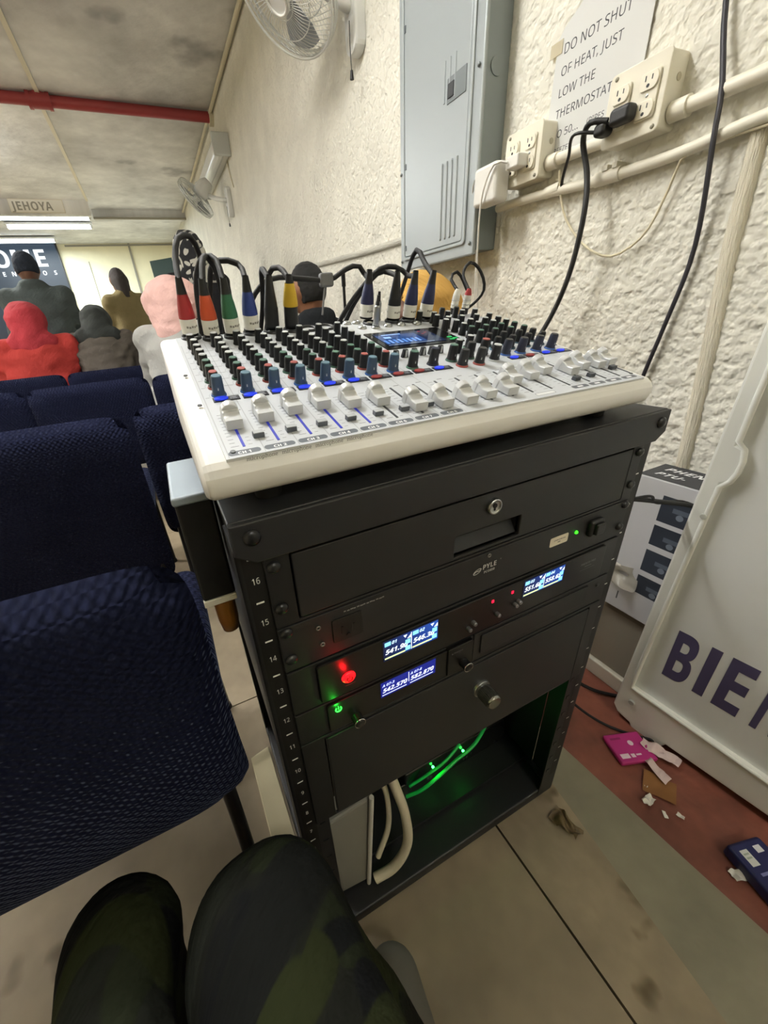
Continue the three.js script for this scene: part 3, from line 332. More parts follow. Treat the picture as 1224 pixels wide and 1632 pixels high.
{ // half width receiver
  const y0 = 0.556, y1 = 0.6035, t = thing('wireless_receiver', 'half width wireless receiver with one violet blue display and a green power light', 'wireless receiver', [-0.13, y0, -0.15]), X = 0.13;
  wpart(t, 'front_plate', plate(rrect(-0.2413, y0, -0.0075, y1, 0.0015, 2), 0.004, 0.001), plateMat); wpart(t, 'chassis', span(-0.21, -0.0175, y0 + 0.002, y1 - 0.002, -0.18, 0), plateMat);
  wpart(t, 'fascia', plate(rrect(-0.207, y0 + 0.003, -0.012, y1 - 0.002, 0.004), 0.0035, 0.001).translate(0, 0, 0.0035), glossy);
  const d = lcd(t, -0.143, -0.067, 0.5755, 0.6005, 0.1575, (x, W, H) => { x.fillStyle = '#06082c'; x.fillRect(0, 0, W, H); x.fillStyle = '#101a6c'; x.fillRect(5, 5, W - 10, H - 10); seg(x, '542.570', 50, 14, H * 0.72, '#e9ecff'); seg(x, '582.870', 50, W / 2 + 10, H * 0.72, '#e9ecff'); seg(x, 'A 07-3', 30, 14, H * 0.34, '#c9d2ff'); seg(x, 'A 07-8', 30, W / 2 + 10, H * 0.34, '#c9d2ff'); x.fillStyle = '#dfe6ff'; x.fillRect(W / 2 - 3, H * 0.1, 5, H * 0.62); x.fillRect(12, H * 0.84, 180, 6); x.fillRect(W / 2 + 8, H * 0.84, 180, 6); }, 1.25); d.position.x += X;
  const p = wpart(t, 'power_light', [new THREE.TorusGeometry(0.0033, 0.0008, 8, 22, 5).rotateZ(2.2).translate(-0.1945, 0.591, 0.0072), span(-0.1949, -0.1941, 0.591, 0.5956, 0.0068, 0.0078)], glow(0x30ff40, 2.4), 'green power symbol'); void p;
  wpart(t, 'control_knob', [lathe([[0.0001, 0.012], [0.005, 0.012], [0.006, 0.0105], [0.0065, 0]], 20).rotateX(Math.PI / 2).translate(-0.1745, 0.5655, 0.006)], std(0x1a1a1b, 0.25)); wpart(t, 'knob_ring', new THREE.TorusGeometry(0.0062, 0.0007, 8, 26).translate(-0.1745, 0.5655, 0.0165), M.chrome);
  wpart(t, 'end_panel', plate(rrect(-0.05, y0 + 0.003, -0.012, y1 - 0.0, 0.0015, 2), 0.006, 0.001).translate(0, 0, 0.003), std(0x0e0e0f, 0.35));
  print(t, 'lettering', 0.028, 0.01, 240, (x, W, H) => { x.clearRect(0, 0, W, H); x.fillStyle = '#78787a'; x.beginPath(); x.arc(20, 38, 9, 0, 7); x.fill(); x.font = 'bold 30px sans-serif'; x.fillText('PHENYX', 42, 46); x.font = '18px sans-serif'; x.fillText('PRO', 100, 70); }, { clear: true, pos: [-0.0325 + X, 0.0385, 0.1593] });
  wpart(t, 'control_knob', [lathe([[0.0001, 0.012], [0.005, 0.012], [0.006, 0.0105], [0.0065, 0]], 20).rotateX(Math.PI / 2).translate(-0.026, 0.5725, 0.008)], std(0x1a1a1b, 0.25)); wpart(t, 'knob_ring', new THREE.TorusGeometry(0.0062, 0.0007, 8, 26).translate(-0.026, 0.5725, 0.0188), M.chrome);
  const l = new THREE.PointLight(0x30ff40, 0.0012, 0.25); l.position.set(-0.1945 + X, 0.035, 0.166); l.shadow.radius = 0.1; t.add(l);
}
{ const t = thing('blanking_panel', 'plain black blanking panel beside the half width receiver', 'blanking panel', [0.12, 0.556, 0]); wpart(t, 'plate', plate(rrect(-0.0065, 0.556, 0.2413, 0.6035, 0.0015, 2), 0.004, 0.001), plateMat); wpart(t, 'inset', plate(rrect(0.004, 0.5675, 0.2, 0.5985, 0.002, 2), 0.0025, 0.0008).translate(0, 0, 0.0036), panelMat); wpart(t, 'screw', new THREE.SphereGeometry(0.0035, 12, 8).scale(1, 1, 0.4).translate(0.222, 0.59, 0.0042), std(0x3a3b3d, 0.3, 0.6)); }
{ // deep locking cabinet door
  const y0 = 0.392, y1 = 0.5535, t = thing('rack_cabinet', 'deep black rack drawer with a knurled silver combination knob below the receivers', 'rack drawer', [0, y0, -0.2]);
  wpart(t, 'shell', [plate(rrect(-0.2413, y0, 0.2413, y1, 0.0015, 1), 0.004, 0.001, [rrect(-0.214, y0 + 0.002, 0.219, y1 - 0.004, 0.002, 2)]), span(-0.212, 0.217, y0 + 0.003, y1 - 0.005, -0.4, -0.015)], plateMat);
  const d = wpart(t, 'door', plate(rrect(-0.2115, y0 + 0.004, 0.2165, y1 - 0.006, 0.002, 2), 0.007, 0.001).translate(0, 0, -0.002), panelMat);
  const B = t.position, k = (g) => { const q = join(g); return q.rotateX(Math.PI / 2).translate(0.013, 0.4975 - B.y, 0.205); };
  part(d, 'lock_collar', k(lathe([[0.0001, 0.004], [0.0128, 0.004], [0.0135, 0.003], [0.0138, 0]], 36)), M.steel);
  const kn = []; for (let i = 0; i < 30; i++) { const a = i / 30 * 2 * Math.PI; kn.push(rod([0.0108 * Math.cos(a), 0.006, 0.0108 * Math.sin(a)], [0.0108 * Math.cos(a), 0.024, 0.0108 * Math.sin(a)], 0.0009, 6)); }
  part(d, 'lock_knob', k([lathe([[0.0001, 0.028], [0.0088, 0.028], [0.0102, 0.026], [0.0108, 0.024], [0.0108, 0.018], [0.0096, 0.0165], [0.0108, 0.015], [0.0108, 0.005], [0.0095, 0.004]], 36), ...kn]), std(0xa3a49f, 0.25, 1), 'knurled silver lock knob');
}
{ // switch with green lights
  const t = thing('network_switch', 'black network box with two green lights deep in the bottom of the rack', 'network switch', [0.09, 0.055, -0.18]);
  wpart(t, 'case', span(-0.05, 0.235, 0.06, 0.105, -0.3, -0.11, 0.004), std(0x101112, 0.22)); wpart(t, 'shelf', span(-0.2, 0.245, 0.05, 0.058, -0.42, -0.06), plateMat);
  for (const [x, y] of [[0.024, 0.135], [0.101, 0.13]]) { wpart(t, 'indicator_lamp', new THREE.SphereGeometry(0.003, 14, 10).translate(x, y, -0.1), glow(0x40ff60, 6)); const l = new THREE.PointLight(0x20ff50, 0.0008, 0.6); l.position.set(x - 0.09, y - 0.055, -0.09 + 0.18); l.shadow.radius = 0.15; t.add(l); }
  wpart(t, 'upper_case', span(-0.04, 0.22, 0.112, 0.15, -0.3, -0.104, 0.004), std(0x0f1011, 0.2));
  for (const [x, y] of [[0.02, 0.081], [0.028, 0.081], [0.115, 0.074], [0.124, 0.074], [0.135, 0.08], [0.205, 0.07]]) wpart(t, 'port_contact', span(x - 0.0022, x + 0.0022, y - 0.003, y + 0.003, -0.111, -0.109), std(0xc9ccd0, 0.2, 1));
  wpart(t, 'patch_cord', [tube([[-0.04, 0.085, -0.1], [-0.01, 0.105, -0.088], [0.03, 0.126, -0.085], [0.07, 0.137, -0.088], [0.12, 0.152, -0.09], [0.175, 0.165, -0.11]], 0.0035, 40, 8), tube([[-0.03, 0.106, -0.104], [0.01, 0.134, -0.094], [0.05, 0.15, -0.092], [0.09, 0.162, -0.1]], 0.003, 30, 8)], new THREE.MeshPhysicalMaterial({ color: 0x20e86a, roughness: 0.4, transmission: 0.3, thickness: 0 }), 'green patch cord lit by the lights');
}
{ const t = thing('power_brick', 'grey white power brick standing in the lower left of the rack', 'power supply', [-0.175, 0.045, -0.1]);
  const b = wpart(t, 'case', [plate([[-0.225, 0.06], [-0.158, 0.045], [-0.143, 0.3], [-0.222, 0.29]], 0.13, 0.004).translate(0, 0, -0.165)], std(0x8b887e, 0.55)); part(b, 'edge_strip', rod([0.009, 0.0, 0.069], [0.0275, 0.262, 0.069], 0.004, 8), std(0xd9d6ca, 0.45));
  solo('white_cable', [tube([[-0.105, 0.31, -0.06], [-0.096, 0.26, -0.045], [-0.088, 0.2, -0.03], [-0.092, 0.12, -0.02], [-0.12, 0.075, -0.02], [-0.155, 0.062, -0.025]], 0.0085, 40, 10), tube([[-0.115, 0.29, -0.075], [-0.106, 0.22, -0.06], [-0.112, 0.14, -0.05], [-0.14, 0.09, -0.04]], 0.005, 30, 8)], std(0xd8cfb4, 0.5), 'thick cream cable looping beside the power brick in the rack', 'cable');
  const c = thing('plug_connector', 'small pale plug hanging under the deep rack drawer', 'plug', [-0.09, 0.31, -0.05]); wpart(c, 'body', [span(-0.108, -0.094, 0.305, 0.335, -0.06, -0.045, 0.002).translate(0, 0, 0), span(-0.09, -0.08, 0.308, 0.335, -0.058, -0.046, 0.002)], std(0xc9cdd2, 0.35)); }

// ---------------------------------------------------------------- the mixer
const MIX = thing('audio_mixer', 'white audio mixer with rows of black knobs and a small screen atop the rack', 'audio mixer', [-0.2703, 0.8857, 0]);
MIX.rotation.set(0.2578, -0.0018, -0.0094, 'YXZ');
const MW = 0.495;                                          // local frame: x along the front, y out of the panel, -z towards the back
const mixPt = (s, t, h = 0) => V(s, h, -t).applyEuler(MIX.rotation).add(MIX.position).toArray();
{
  const shell = std(0xeeede9, 0.38), face = 0xdfe1e2;
  // wedge section in (t, h)
  const sec = [[0.296, -0.001], [0.301, -0.006], [0.279, -0.098], [0.274, -0.1025], [0.002, -0.0315], [-0.006, -0.0285], [-0.0105, -0.023], [-0.0115, -0.015], [-0.0095, -0.008], [-0.0055, -0.0035], [0.0, -0.001]];
  const g = new THREE.ExtrudeGeometry(new THREE.Shape(sec.map((p) => new THREE.Vector2(p[0], p[1])).reverse()), { depth: MW - 0.016, bevelEnabled: true, bevelThickness: 0.008, bevelSize: 0.006, bevelOffset: -0.006, bevelSegments: 4, curveSegments: 8 });
  g.rotateY(Math.PI / 2).translate(0.008, 0, 0); g.deleteAttribute('uv'); g.deleteAttribute('normal'); const gs = toCreasedNormals(mergeVertices(g, 1e-5), 0.75);
  part(MIX, 'body', gs, shell);
  // control surface with its printing
  const s0 = 0.019, s1 = MW - 0.015, t0 = -0.0015, t1 = 0.292, PW = s1 - s0, PH = t1 - t0;
  const tex = canvasTex(2048, Math.round(2048 * PH / PW), (x, W, H) => {
    const X = (s) => (s - s0) / PW * W, Y = (t) => H - (t - t0) / PH * H, m = W / PW;
    x.fillStyle = '#c0c4c9'; x.fillRect(0, 0, W, H); x.strokeStyle = '#8b8f93'; x.lineWidth = 3; x.fillStyle = '#44484f';
    const ch = (i) => 0.0355 + 0.0262 * i, pill = (s, t, w, h, c) => { x.fillStyle = c; x.beginPath(); x.roundRect(X(s - w / 2), Y(t + h / 2), w * m, h * m, h * m * 0.42); x.fill(); };
    for (let i = 0; i <= 16; i++) { const s = 0.0215 + 0.0262 * i; x.strokeStyle = '#9ea2a6'; x.lineWidth = 3; x.beginPath(); x.moveTo(X(s), Y(i > 8 && i < 14 ? 0.088 : 0.0)); x.lineTo(X(s), Y(i < 9 || i > 13 ? 0.26 : 0.088)); x.stroke(); }
    for (let i = 0; i < 17; i++) { const s = 0.0345 + 0.0263 * i; x.fillStyle = '#55595e'; for (let k = 0; k <= 10; k++) { const t = 0.014 + k * 0.0054; x.fillRect(X(s - 0.009), Y(t), (k % 5 ? 0.004 : 0.006) * m, 2.5); if (k < 3) x.fillRect(X(s + 0.004), Y(t), 0.003 * m, 2); } x.fillRect(X(s + 0.006), Y(0.073), 0.006 * m, 5); }
    const rows = [0.131, 0.149, 0.166, 0.184, 0.201, 0.218, 0.237]; for (let i = 0; i < 18; i++) { const s = i < 8 ? ch(i) : i > 12 ? 0.383 + 0.0255 * (i - 13) : -1; if (s < 0 || i > 16) continue; for (const t of [0.108, ...rows]) { x.strokeStyle = '#9aa0a5'; x.lineWidth = 2; x.beginPath(); x.arc(X(s), Y(t), 0.0085 * m, 2.5, 7); x.stroke(); x.fillStyle = '#5b6066'; x.fillRect(X(s + 0.0085), Y(t - 0.003), 0.005 * m, 3); x.fillRect(X(s - 0.0125), Y(t - 0.003), 0.0035 * m, 3); } }
    for (let i = 0; i < 8; i++) { pill(0.0335 + 0.0264 * i, 0.0045, 0.0235, 0.0062, '#585e66'); x.fillStyle = '#eef0f0'; x.font = 'bold ' + Math.round(0.0048 * m) + 'px sans-serif'; x.textAlign = 'center'; x.fillText('CH ' + (i + 1), X(0.0335 + 0.0264 * i), Y(0.0027)); }
    [0, 1, 2, 3].forEach((n, i) => { const s = 0.3855 + 0.0262 * i; pill(s, 0.006, 0.023, 0.0058, '#4e535a'); x.fillStyle = '#eef0f0'; x.fillRect(X(s - 0.004), Y(0.0072), 0.008 * m, 0.0024 * m); });
    pill(0.335, 0.0055, 0.026, 0.005, '#4e535a'); pill(0.335, 0.0055, 0.025, 0.0042, '#dcdedf');
    x.fillStyle = '#c8cbce'; x.fillRect(X(0.24), Y(0.305), (0.41 - 0.24) * m, (0.305 - 0.24) * m);
  });
  const fp = part(MIX, 'control_panel', new THREE.PlaneGeometry(PW, PH).rotateX(-Math.PI / 2).translate((s0 + s1) / 2, 0.0008, -(t0 + t1) / 2), new THREE.MeshStandardMaterial({ map: tex, roughness: 0.42 }));
  void fp;
  part(MIX, 'panel_edge', span(s0, s1, -0.004, 0.0005, -t1, -t0), std(0xd2d4d4, 0.45));
  for (const [s, t] of [[0.0255, 0.007], [0.016, 0.092], [0.014, 0.165], [0.03, 0.283], [0.476, 0.012], [0.478, 0.12], [0.475, 0.24]]) part(MIX, 'screw', cyl(0.0021, 0.0019, 0.0008, s, 0.0007, -t, 14), std(0x55585a, 0.4, 0.5));
  print(MIX, 'pencilled_words', 0.104, 0.0052, 1040, (x, W, H) => { x.clearRect(0, 0, W, H); x.fillStyle = '#4a4a48'; x.font = 'italic 40px serif'; for (let i = 0; i < 4; i++) x.fillText('microphone' , 10 + i * 262, 36); }, { clear: true, pos: [0.083, -0.0008, 0.0042], rot: [-1.1, 0, 0] });
  // feet
  for (const [s, t] of [[0.05, 0.02], [0.45, 0.02], [0.05, 0.25], [0.45, 0.25]]) { const y = -0.0295 - 0.264 * t; part(MIX, 'foot', cyl(0.011, 0.013, 0.016 + 0.0, 0, 0, 0, 18).rotateX(-0.2578).translate(s, y - 0.0155, -t + 0.004), M.rubber); }

  // knobs
  const cap = (h, r0, r1) => join([lathe([[r1 * 0.86, h], [r1, h - 0.001], [r0 * 0.9, 0.003], [r0, 0.0026], [r0, 0.0006]], 18), cyl(r1 * 0.87, r1 * 0.86, 0.0004, 0, h - 0.0005, 0, 16)]);
  const gSmall = cap(0.0155, 0.0052, 0.0043), gTall = cap(0.018, 0.0062, 0.0049), gTop = cyl(0.0038, 0.0036, 0.0008, 0, 0.0152, 0, 16), gTallTop = cyl(0.0044, 0.0042, 0.0008, 0, 0.0177, 0, 16), gSkirt = lathe([[0.0062, 0.0022], [0.0068, 0.0012], [0.007, 0.0004]], 18), gLine = box(0.0008, 0.005, 0.0006, 0, 0.0125, 0.0046).rotateX(-0.1), gTallLine = box(0.001, 0.009, 0.0006, 0, 0.0105, 0.0058).rotateX(-0.1);
  const K = { black: std(0x17191c, 0.42), blue: std(0x31475f, 0.4), white: std(0xb4b8b8, 0.4), green: std(0x466a5c, 0.42), red: std(0x9a4a44, 0.42), teal: std(0x4f6f80, 0.4), navy: std(0x23283a, 0.4), skirt_blue: std(0x2f5a9c, 0.4) };
  const knob = (s, t, tall, top, skirt, turn = 0, body = 'black') => { const k = part(MIX, 'knob', tall ? gTall : gSmall, K[body]); k.position.set(s, 0.0006, -t); k.rotation.y = turn; part(k, 'knob_cap', tall ? gTallTop : gTop, K[top]); if (skirt) part(k, 'knob_skirt', gSkirt, K[skirt]); part(k, 'pointer', tall ? gTallLine : gLine, K.white); return k; };
  const rows = [0.126, 0.142, 0.158, 0.176, 0.192, 0.208, 0.227], tops = ['red', 'green', 'green', 'white', 'white', 'white', 'white'], sk = ['red', 'green', null, null, null, null, null];
  for (let i = 0; i < 8; i++) { const s = 0.0355 + 0.0262 * i; knob(s, 0.108, true, 'teal', 'skirt_blue', 0.4 * (rnd() - 0.5), 'blue'); rows.forEach((t, k) => knob(s - 0.0003 * k, t, false, tops[k], sk[k], 2.4 * (rnd() - 0.5))); knob(s - 0.003, 0.247, false, 'white', null, 0); }
  for (let i = 0; i < 4; i++) { const s = [0.381, 0.4055, 0.4325, 0.457][i]; knob(s, 0.111, true, 'black', 'skirt_blue', 0.5 * (rnd() - 0.5), 'navy'); rows.forEach((t, k) => knob(s + 0.001, t + 0.004, false, k < 2 ? 'black' : k < 4 ? 'green' : 'white', k < 2 ? 'teal' : null, 2.4 * (rnd() - 0.5))); knob(s - 0.003, 0.259, false, 'white', null, 0); if (i < 3) knob(s, 0.277, false, 'black', null); }
  for (const [s, t, tall, top, skirt] of [[0.245, 0.11, 1, 'green', 'green'], [0.273, 0.111, 1, 'navy', 'navy'], [0.302, 0.115, 1, 'green', 'green'], [0.303, 0.0965, 1, 'black', 'red'], [0.3265, 0.0955, 1, 'black', 'red'], [0.3525, 0.0995, 1, 'white', 'white'], [0.354, 0.121, 1, 'red', null], [0.3285, 0.116, 1, 'black', 'green'], [0.327, 0.136, 0, 'white', null], [0.352, 0.146, 0, 'white', 'green'], [0.37, 0.22, 0, 'white', null], [0.372, 0.244, 0, 'white', null], [0.36, 0.27, 0, 'white', null]]) knob(s, t, !!tall, top, skirt, 1.2 * (rnd() - 0.5));
  for (let i = 0; i < 6; i++) { const b = part(MIX, 'toggle_button', [plate([[-0.0042, 0], [0.0042, 0], [0.0024, 0.009], [-0.0024, 0.009]], 0.005, 0.0008).translate(0, 0, -0.0025)], K.black); b.position.set(0.243 + 0.0125 * i, 0.0008, -0.1425); part(b, 'button_face', span(-0.0012, 0.0012, 0.001, 0.0085, 0.0026, 0.0031), K.white); }

  // faders
  const slotG = span(-0.001, 0.001, 0.0007, 0.0012, -0.069, -0.0115), glowBlue = glow(0x1a2cd0, 0.18, 0x1c2890), dark = std(0x33363c, 0.6);
  const capS = new THREE.Shape(); capS.moveTo(-0.0092, 0); capS.lineTo(-0.009, 0.0086); capS.quadraticCurveTo(-0.0087, 0.0098, -0.0072, 0.0097); capS.lineTo(-0.0012, 0.0078); capS.quadraticCurveTo(0.0012, 0.0058, 0.0035, 0.0058); capS.lineTo(0.0098, 0.0062); capS.lineTo(0.01, 0); capS.closePath();
  const disc = new THREE.Shape([[-0.0062, -0.006], [0.0062, -0.006], ...Array.from({ length: 13 }, (_, i) => [0.0062 * Math.cos(i / 12 * Math.PI), 0.0016 + 0.0062 * Math.sin(i / 12 * Math.PI)])].map((p) => new THREE.Vector2(...p)));
  const capG = join([new THREE.ExtrudeGeometry(capS, { depth: 0.0108, bevelEnabled: true, bevelThickness: 0.0012, bevelSize: 0.0008, bevelSegments: 2 }).translate(0, 0, -0.0054).rotateY(Math.PI / 2).rotateY(Math.PI), new THREE.ExtrudeGeometry(disc, { depth: 0.0046, bevelEnabled: true, bevelThickness: 0.0012, bevelSize: 0.0008, bevelSegments: 2 }).rotateX(0.22).translate(0, 0.0066, -0.0102)]);
  const lineG = span(-0.0052, 0.0052, 0.0058, 0.0064, -0.0012, -0.0004);
  const silver = std(0xcacccd, 0.3, 0.1), thr = [0.046, 0.050, 0.054, 0.055, 0.048, 0.043, 0.022, 0.019, 0.017, 0.021, 0.020, 0.041, 0.043, 0.05, 0.039, 0.046, 0.043, 0.045];
  for (let i = 0; i < 18; i++) {
    const s = i < 14 ? 0.0348 + 0.0263 * i : [0.407, 0.433, 0.456, 0.477][i - 14];
    const q = part(MIX, 'fader_slot', slotG, i < 5 ? glowBlue : dark, i < 5 ? 'fader slot glowing blue' : null); q.position.x = s;
    const c = part(MIX, 'fader_cap', capG, silver); c.position.set(s, 0.0022, -(thr[i] + 0.003)); part(c, 'index_line', lineG, std(0x8b8d8d, 0.5));
    part(c, 'fader_stem', span(-0.001, 0.001, -0.002, 0.001, -0.003, 0.003), dark);
  }
  for (let i = 0; i < 7; i++) { const b = part(MIX, 'mute_button', box(0.0086, 0.0044, 0.0056, 0, 0.0022, 0, 0.0008), std(0x565b62, 0.45)); b.position.set(0.0485 + 0.0262 * i, 0.0006, -0.0225); part(b, 'button_top', box(0.008, 0.0006, 0.005, 0, 0.0044, 0, 0.0002), std(0xa9adb1, 0.4)); }
  for (const [s, t] of [[0.3955, 0.02], [0.421, 0.022], [0.468, 0.03]]) { const b = part(MIX, 'mute_button', box(0.0086, 0.0044, 0.0056, 0, 0.0022, 0, 0.0008), std(0x3c4046, 0.45)); b.position.set(s, 0.0006, -t); }
  // lit channel keys on their dark plates
  const keyTex = canvasTex(192, 64, (x, W, H) => { x.fillStyle = '#23252d'; x.fillRect(0, 0, W, H); x.fillStyle = '#8f949c'; x.font = 'bold 19px sans-serif'; x.fillRect(124, 16, 48, 13); x.fillRect(122, 38, 12, 9); x.fillRect(140, 38, 36, 9); }), keyPlate = new THREE.MeshStandardMaterial({ map: keyTex, roughness: 0.35 });
  const keyBlue = glow(0x1834ff, 0.32, 0x2c46d0), keyRed = glow(0xb02020, 0.12, 0x8f4040), oval = plate(ring(0, 0, 1, 28).map((p) => [p[0] * 0.0062, p[1] * 0.0033]), 0.0016, 0.0004).rotateX(-Math.PI / 2), plt = span(-0.0117, 0.0117, 0.0004, 0.001, -0.0044, 0.0044), pltTop = new THREE.PlaneGeometry(0.0226, 0.0082).rotateX(-Math.PI / 2).translate(0, 0.00115, 0);
  [...Array(10).keys()].map((i) => [0.037 + 0.0263 * i, 0.0975, i < 6 || i === 9]).concat([[0.384, 0.0975, true], [0.41, 0.0975, false], [0.4385, 0.099, true], [0.464, 0.099, true]]).forEach(([s, t, on]) => { const p = part(MIX, 'key_plate', plt, std(0x23252d, 0.35)); p.position.set(s + 0.003, 0.0004, -t); part(p, 'plate_print', pltTop, keyPlate); const k = part(p, 'lit_key', oval, on ? keyBlue : keyRed, on ? 'blue lit key' : 'dim red key'); k.position.set(-0.0045, 0.001, 0); });
  // screen
  part(MIX, 'screen_bezel', plate(rrect(0.249, 0.1705, 0.3675, 0.2365, 0.002, 2), 0.0022, 0.0006).rotateX(-Math.PI / 2), std(0x141517, 0.12));
  print(MIX, 'screen', 0.086, 0.05, 768, (x, W, H) => { x.fillStyle = '#16233f'; x.fillRect(0, 0, W, H); x.fillStyle = '#2d4a7d'; x.fillRect(0, H * 0.16, W * 0.7, H * 0.7); x.fillStyle = '#9fc4ff'; x.fillRect(W * 0.12, H * 0.12, W * 0.34, 26); x.fillRect(W * 0.1, H * 0.3, W * 0.12, 60); x.fillStyle = '#5f8fd8'; for (let i = 0; i < 8; i++) { x.fillRect(20 + i * 60, H * 0.55, 34, 120); x.fillStyle = i % 2 ? '#5f8fd8' : '#7ea6e6'; } x.fillStyle = '#b9d0f2'; x.fillRect(0, H * 0.92, W * 0.8, 8); x.fillStyle = '#c03038'; x.fillRect(W * 0.8, H * 0.08, 44, 18); x.fillRect(W * 0.88, H * 0.2, 40, 18); x.fillRect(W * 0.8, H * 0.3, 44, 14); }, { emit: 0.85, base: 0x05070c, rough: 0.1, pos: [0.3005, 0.0026, -0.2035], rot: [-Math.PI / 2, 0, 0] });
  for (const [s, t] of [[0.354, 0.181], [0.361, 0.184], [0.356, 0.19]]) part(MIX, 'meter_light', span(s - 0.0035, s + 0.0035, 0.002, 0.0028, -t - 0.0014, -t + 0.0014), glow(0x20c060, 0.6, 0x0c3a20));
  // jack sockets
  for (const [s, t] of [[0.252, 0.292], [0.266, 0.291], [0.263, 0.266], [0.282, 0.261], [0.304, 0.265], [0.326, 0.264], [0.352, 0.262], [0.39, 0.283], [0.41, 0.285]]) part(MIX, 'jack_socket', lathe([[0.0022, 0.0015], [0.0032, 0.0042], [0.0046, 0.0042], [0.0056, 0.0026], [0.0064, 0.0024], [0.0066, 0.0006]], 20).translate(s, 0, -t), M.steel);
  for (const [s, t] of [[0.0375, 0.288], [0.061, 0.277], [0.087, 0.278], [0.113, 0.285], [0.14, 0.286], [0.166, 0.283], [0.19, 0.282], [0.215, 0.282], [0.287, 0.284], [0.323, 0.283], [0.349, 0.281], [0.376, 0.279]]) part(MIX, 'socket_plate', [lathe([[0.0085, 0.0012], [0.0095, 0.0035], [0.0118, 0.0035], [0.0124, 0.0006]], 24).translate(s, 0, -t)], K.black);
  for (const [s, t] of [[0.442, 0.294], [0.462, 0.291]]) part(MIX, 'phono_socket', cyl(0.0044, 0.0042, 0.008, s, 0.0005, -t, 16), M.steel);
}
// ---------------------------------------------------------------- plugs standing in the mixer, each with its cable
const plugMats = { red: std(0xa02a30, 0.45), orange: std(0xc8502c, 0.45), green: std(0x2f6b4c, 0.45), blue: std(0x2b3f86, 0.45), yellow: std(0xc7a428, 0.45), navy: std(0x20264e, 0.45), black: std(0x1a1b1d, 0.45), sleeve: std(0xe6e5de, 0.55) };
const labelTex = canvasTex(256, 96, (x, W, H) => { x.fillStyle = '#e9e8e0'; x.fillRect(0, 0, W, H); x.fillStyle = '#8a887e'; for (let i = 0; i < 2; i++) for (let j = 0; j < 6; j++) x.fillRect(24 + i * 128 + j * 13, 42 + (j % 2) * 3, 10, 13); });
plugMats.print = new THREE.MeshStandardMaterial({ map: labelTex, roughness: 0.5 });
function xlr(s, t, color, sleeve, label, path, lean = 0) {
  const g = thing('microphone_plug', label, 'plug', mixPt(s, t)); g.quaternion.setFromEuler(MIX.rotation); g.rotateZ(lean);
  part(g, 'plug_body', lathe([[0.0088, 0.03], [0.0092, 0.012], [0.0092, 0.0045], [0.0001, 0.0045]], 24), plugMats.black);
  if (sleeve) part(g, 'sleeve', new THREE.CylinderGeometry(0.0096, 0.0096, 0.0165, 28, 1, true).rotateY(-1).translate(0, 0.0155, 0), plugMats.print, 'white printed sleeve');
  const h0 = sleeve ? 0.0235 : 0.031;
  if (color !== 'black') part(g, 'colour_boot', lathe([[0.0058, h0 + 0.026], [0.0078, h0 + 0.016], [0.0093, h0 + 0.005], [0.0095, h0]], 24), plugMats[color], color + ' boot');
  part(g, 'strain_relief', lathe([[0.0037, 0.066], [0.0043, 0.061], [0.0056, 0.051], [0.0078, 0.036], [0.0086, 0.028]], 20), plugMats.black);
  const q = g.quaternion.clone().invert(), pts = path.map((p) => V(...p).sub(g.position).applyQuaternion(q).toArray()); pts.unshift([0, 0.06, 0]);
  part(g, 'cable', tube(pts, 0.0035, 50, 8), M.rubber); return g;
}
const away = (x, y, z) => [[x, y - 0.04, z - 0.09], [x + 0.01, 0.86, z - 0.15], [x + 0.015, 0.6, z - 0.17]];
xlr(0.0375, 0.288, 'red', true, 'black microphone plug with a red boot, first from the left', [[-0.229, 1.045, -0.287], [-0.22, 1.066, -0.3], [-0.205, 1.07, -0.315], [-0.196, 1.055, -0.33], [-0.2, 1.0, -0.36], [-0.2, 0.85, -0.475], [-0.2, 0.6, -0.49]], 0.02);
xlr(0.061, 0.277, 'orange', true, 'black microphone plug with an orange boot beside the red one', [[-0.2, 1.042, -0.275], [-0.192, 1.044, -0.29], [-0.182, 1.03, -0.31], [-0.176, 1.0, -0.34], [-0.175, 0.85, -0.475], [-0.175, 0.6, -0.49]], 0.02);
xlr(0.087, 0.278, 'green', true, 'black microphone plug with a green boot', [[-0.186, 1.042, -0.28], [-0.196, 1.046, -0.295], [-0.206, 1.03, -0.32], [-0.21, 0.98, -0.35], [-0.21, 0.82, -0.475], [-0.21, 0.6, -0.49]], 0.05);
xlr(0.113, 0.285, 'blue', true, 'black microphone plug with a blue boot left of the all black one', [[-0.157, 1.035, -0.285], [-0.17, 1.041, -0.29], [-0.185, 1.04, -0.305], [-0.19, 1.02, -0.33], [-0.19, 0.85, -0.475], [-0.19, 0.6, -0.49]], 0.03);
xlr(0.14, 0.286, 'black', false, 'plain black microphone plug without any sleeve', [[-0.127, 1.03, -0.29], [-0.124, 1.03, -0.31], [-0.12, 1.0, -0.34], [-0.12, 0.85, -0.475], [-0.12, 0.6, -0.49]]);
xlr(0.166, 0.283, 'yellow', false, 'black microphone plug with a yellow boot', [[-0.106, 1.03, -0.284], [-0.112, 1.032, -0.295], [-0.118, 1.02, -0.31], [-0.116, 0.99, -0.33], [-0.115, 0.85, -0.475], [-0.115, 0.6, -0.49]], 0.02);
xlr(0.287, 0.3, 'navy', true, 'shaded microphone plug with a navy boot behind the silver jacks', [[0.03, 1.02, -0.31], [0.022, 1.033, -0.315], [0.005, 1.03, -0.32], [-0.02, 1.018, -0.325], [-0.057, 1.021, -0.33], [-0.098, 1.024, -0.33], [-0.118, 1.018, -0.33], [-0.136, 1.0, -0.335], [-0.15, 0.95, -0.36], [-0.15, 0.75, -0.485]], 0.0);
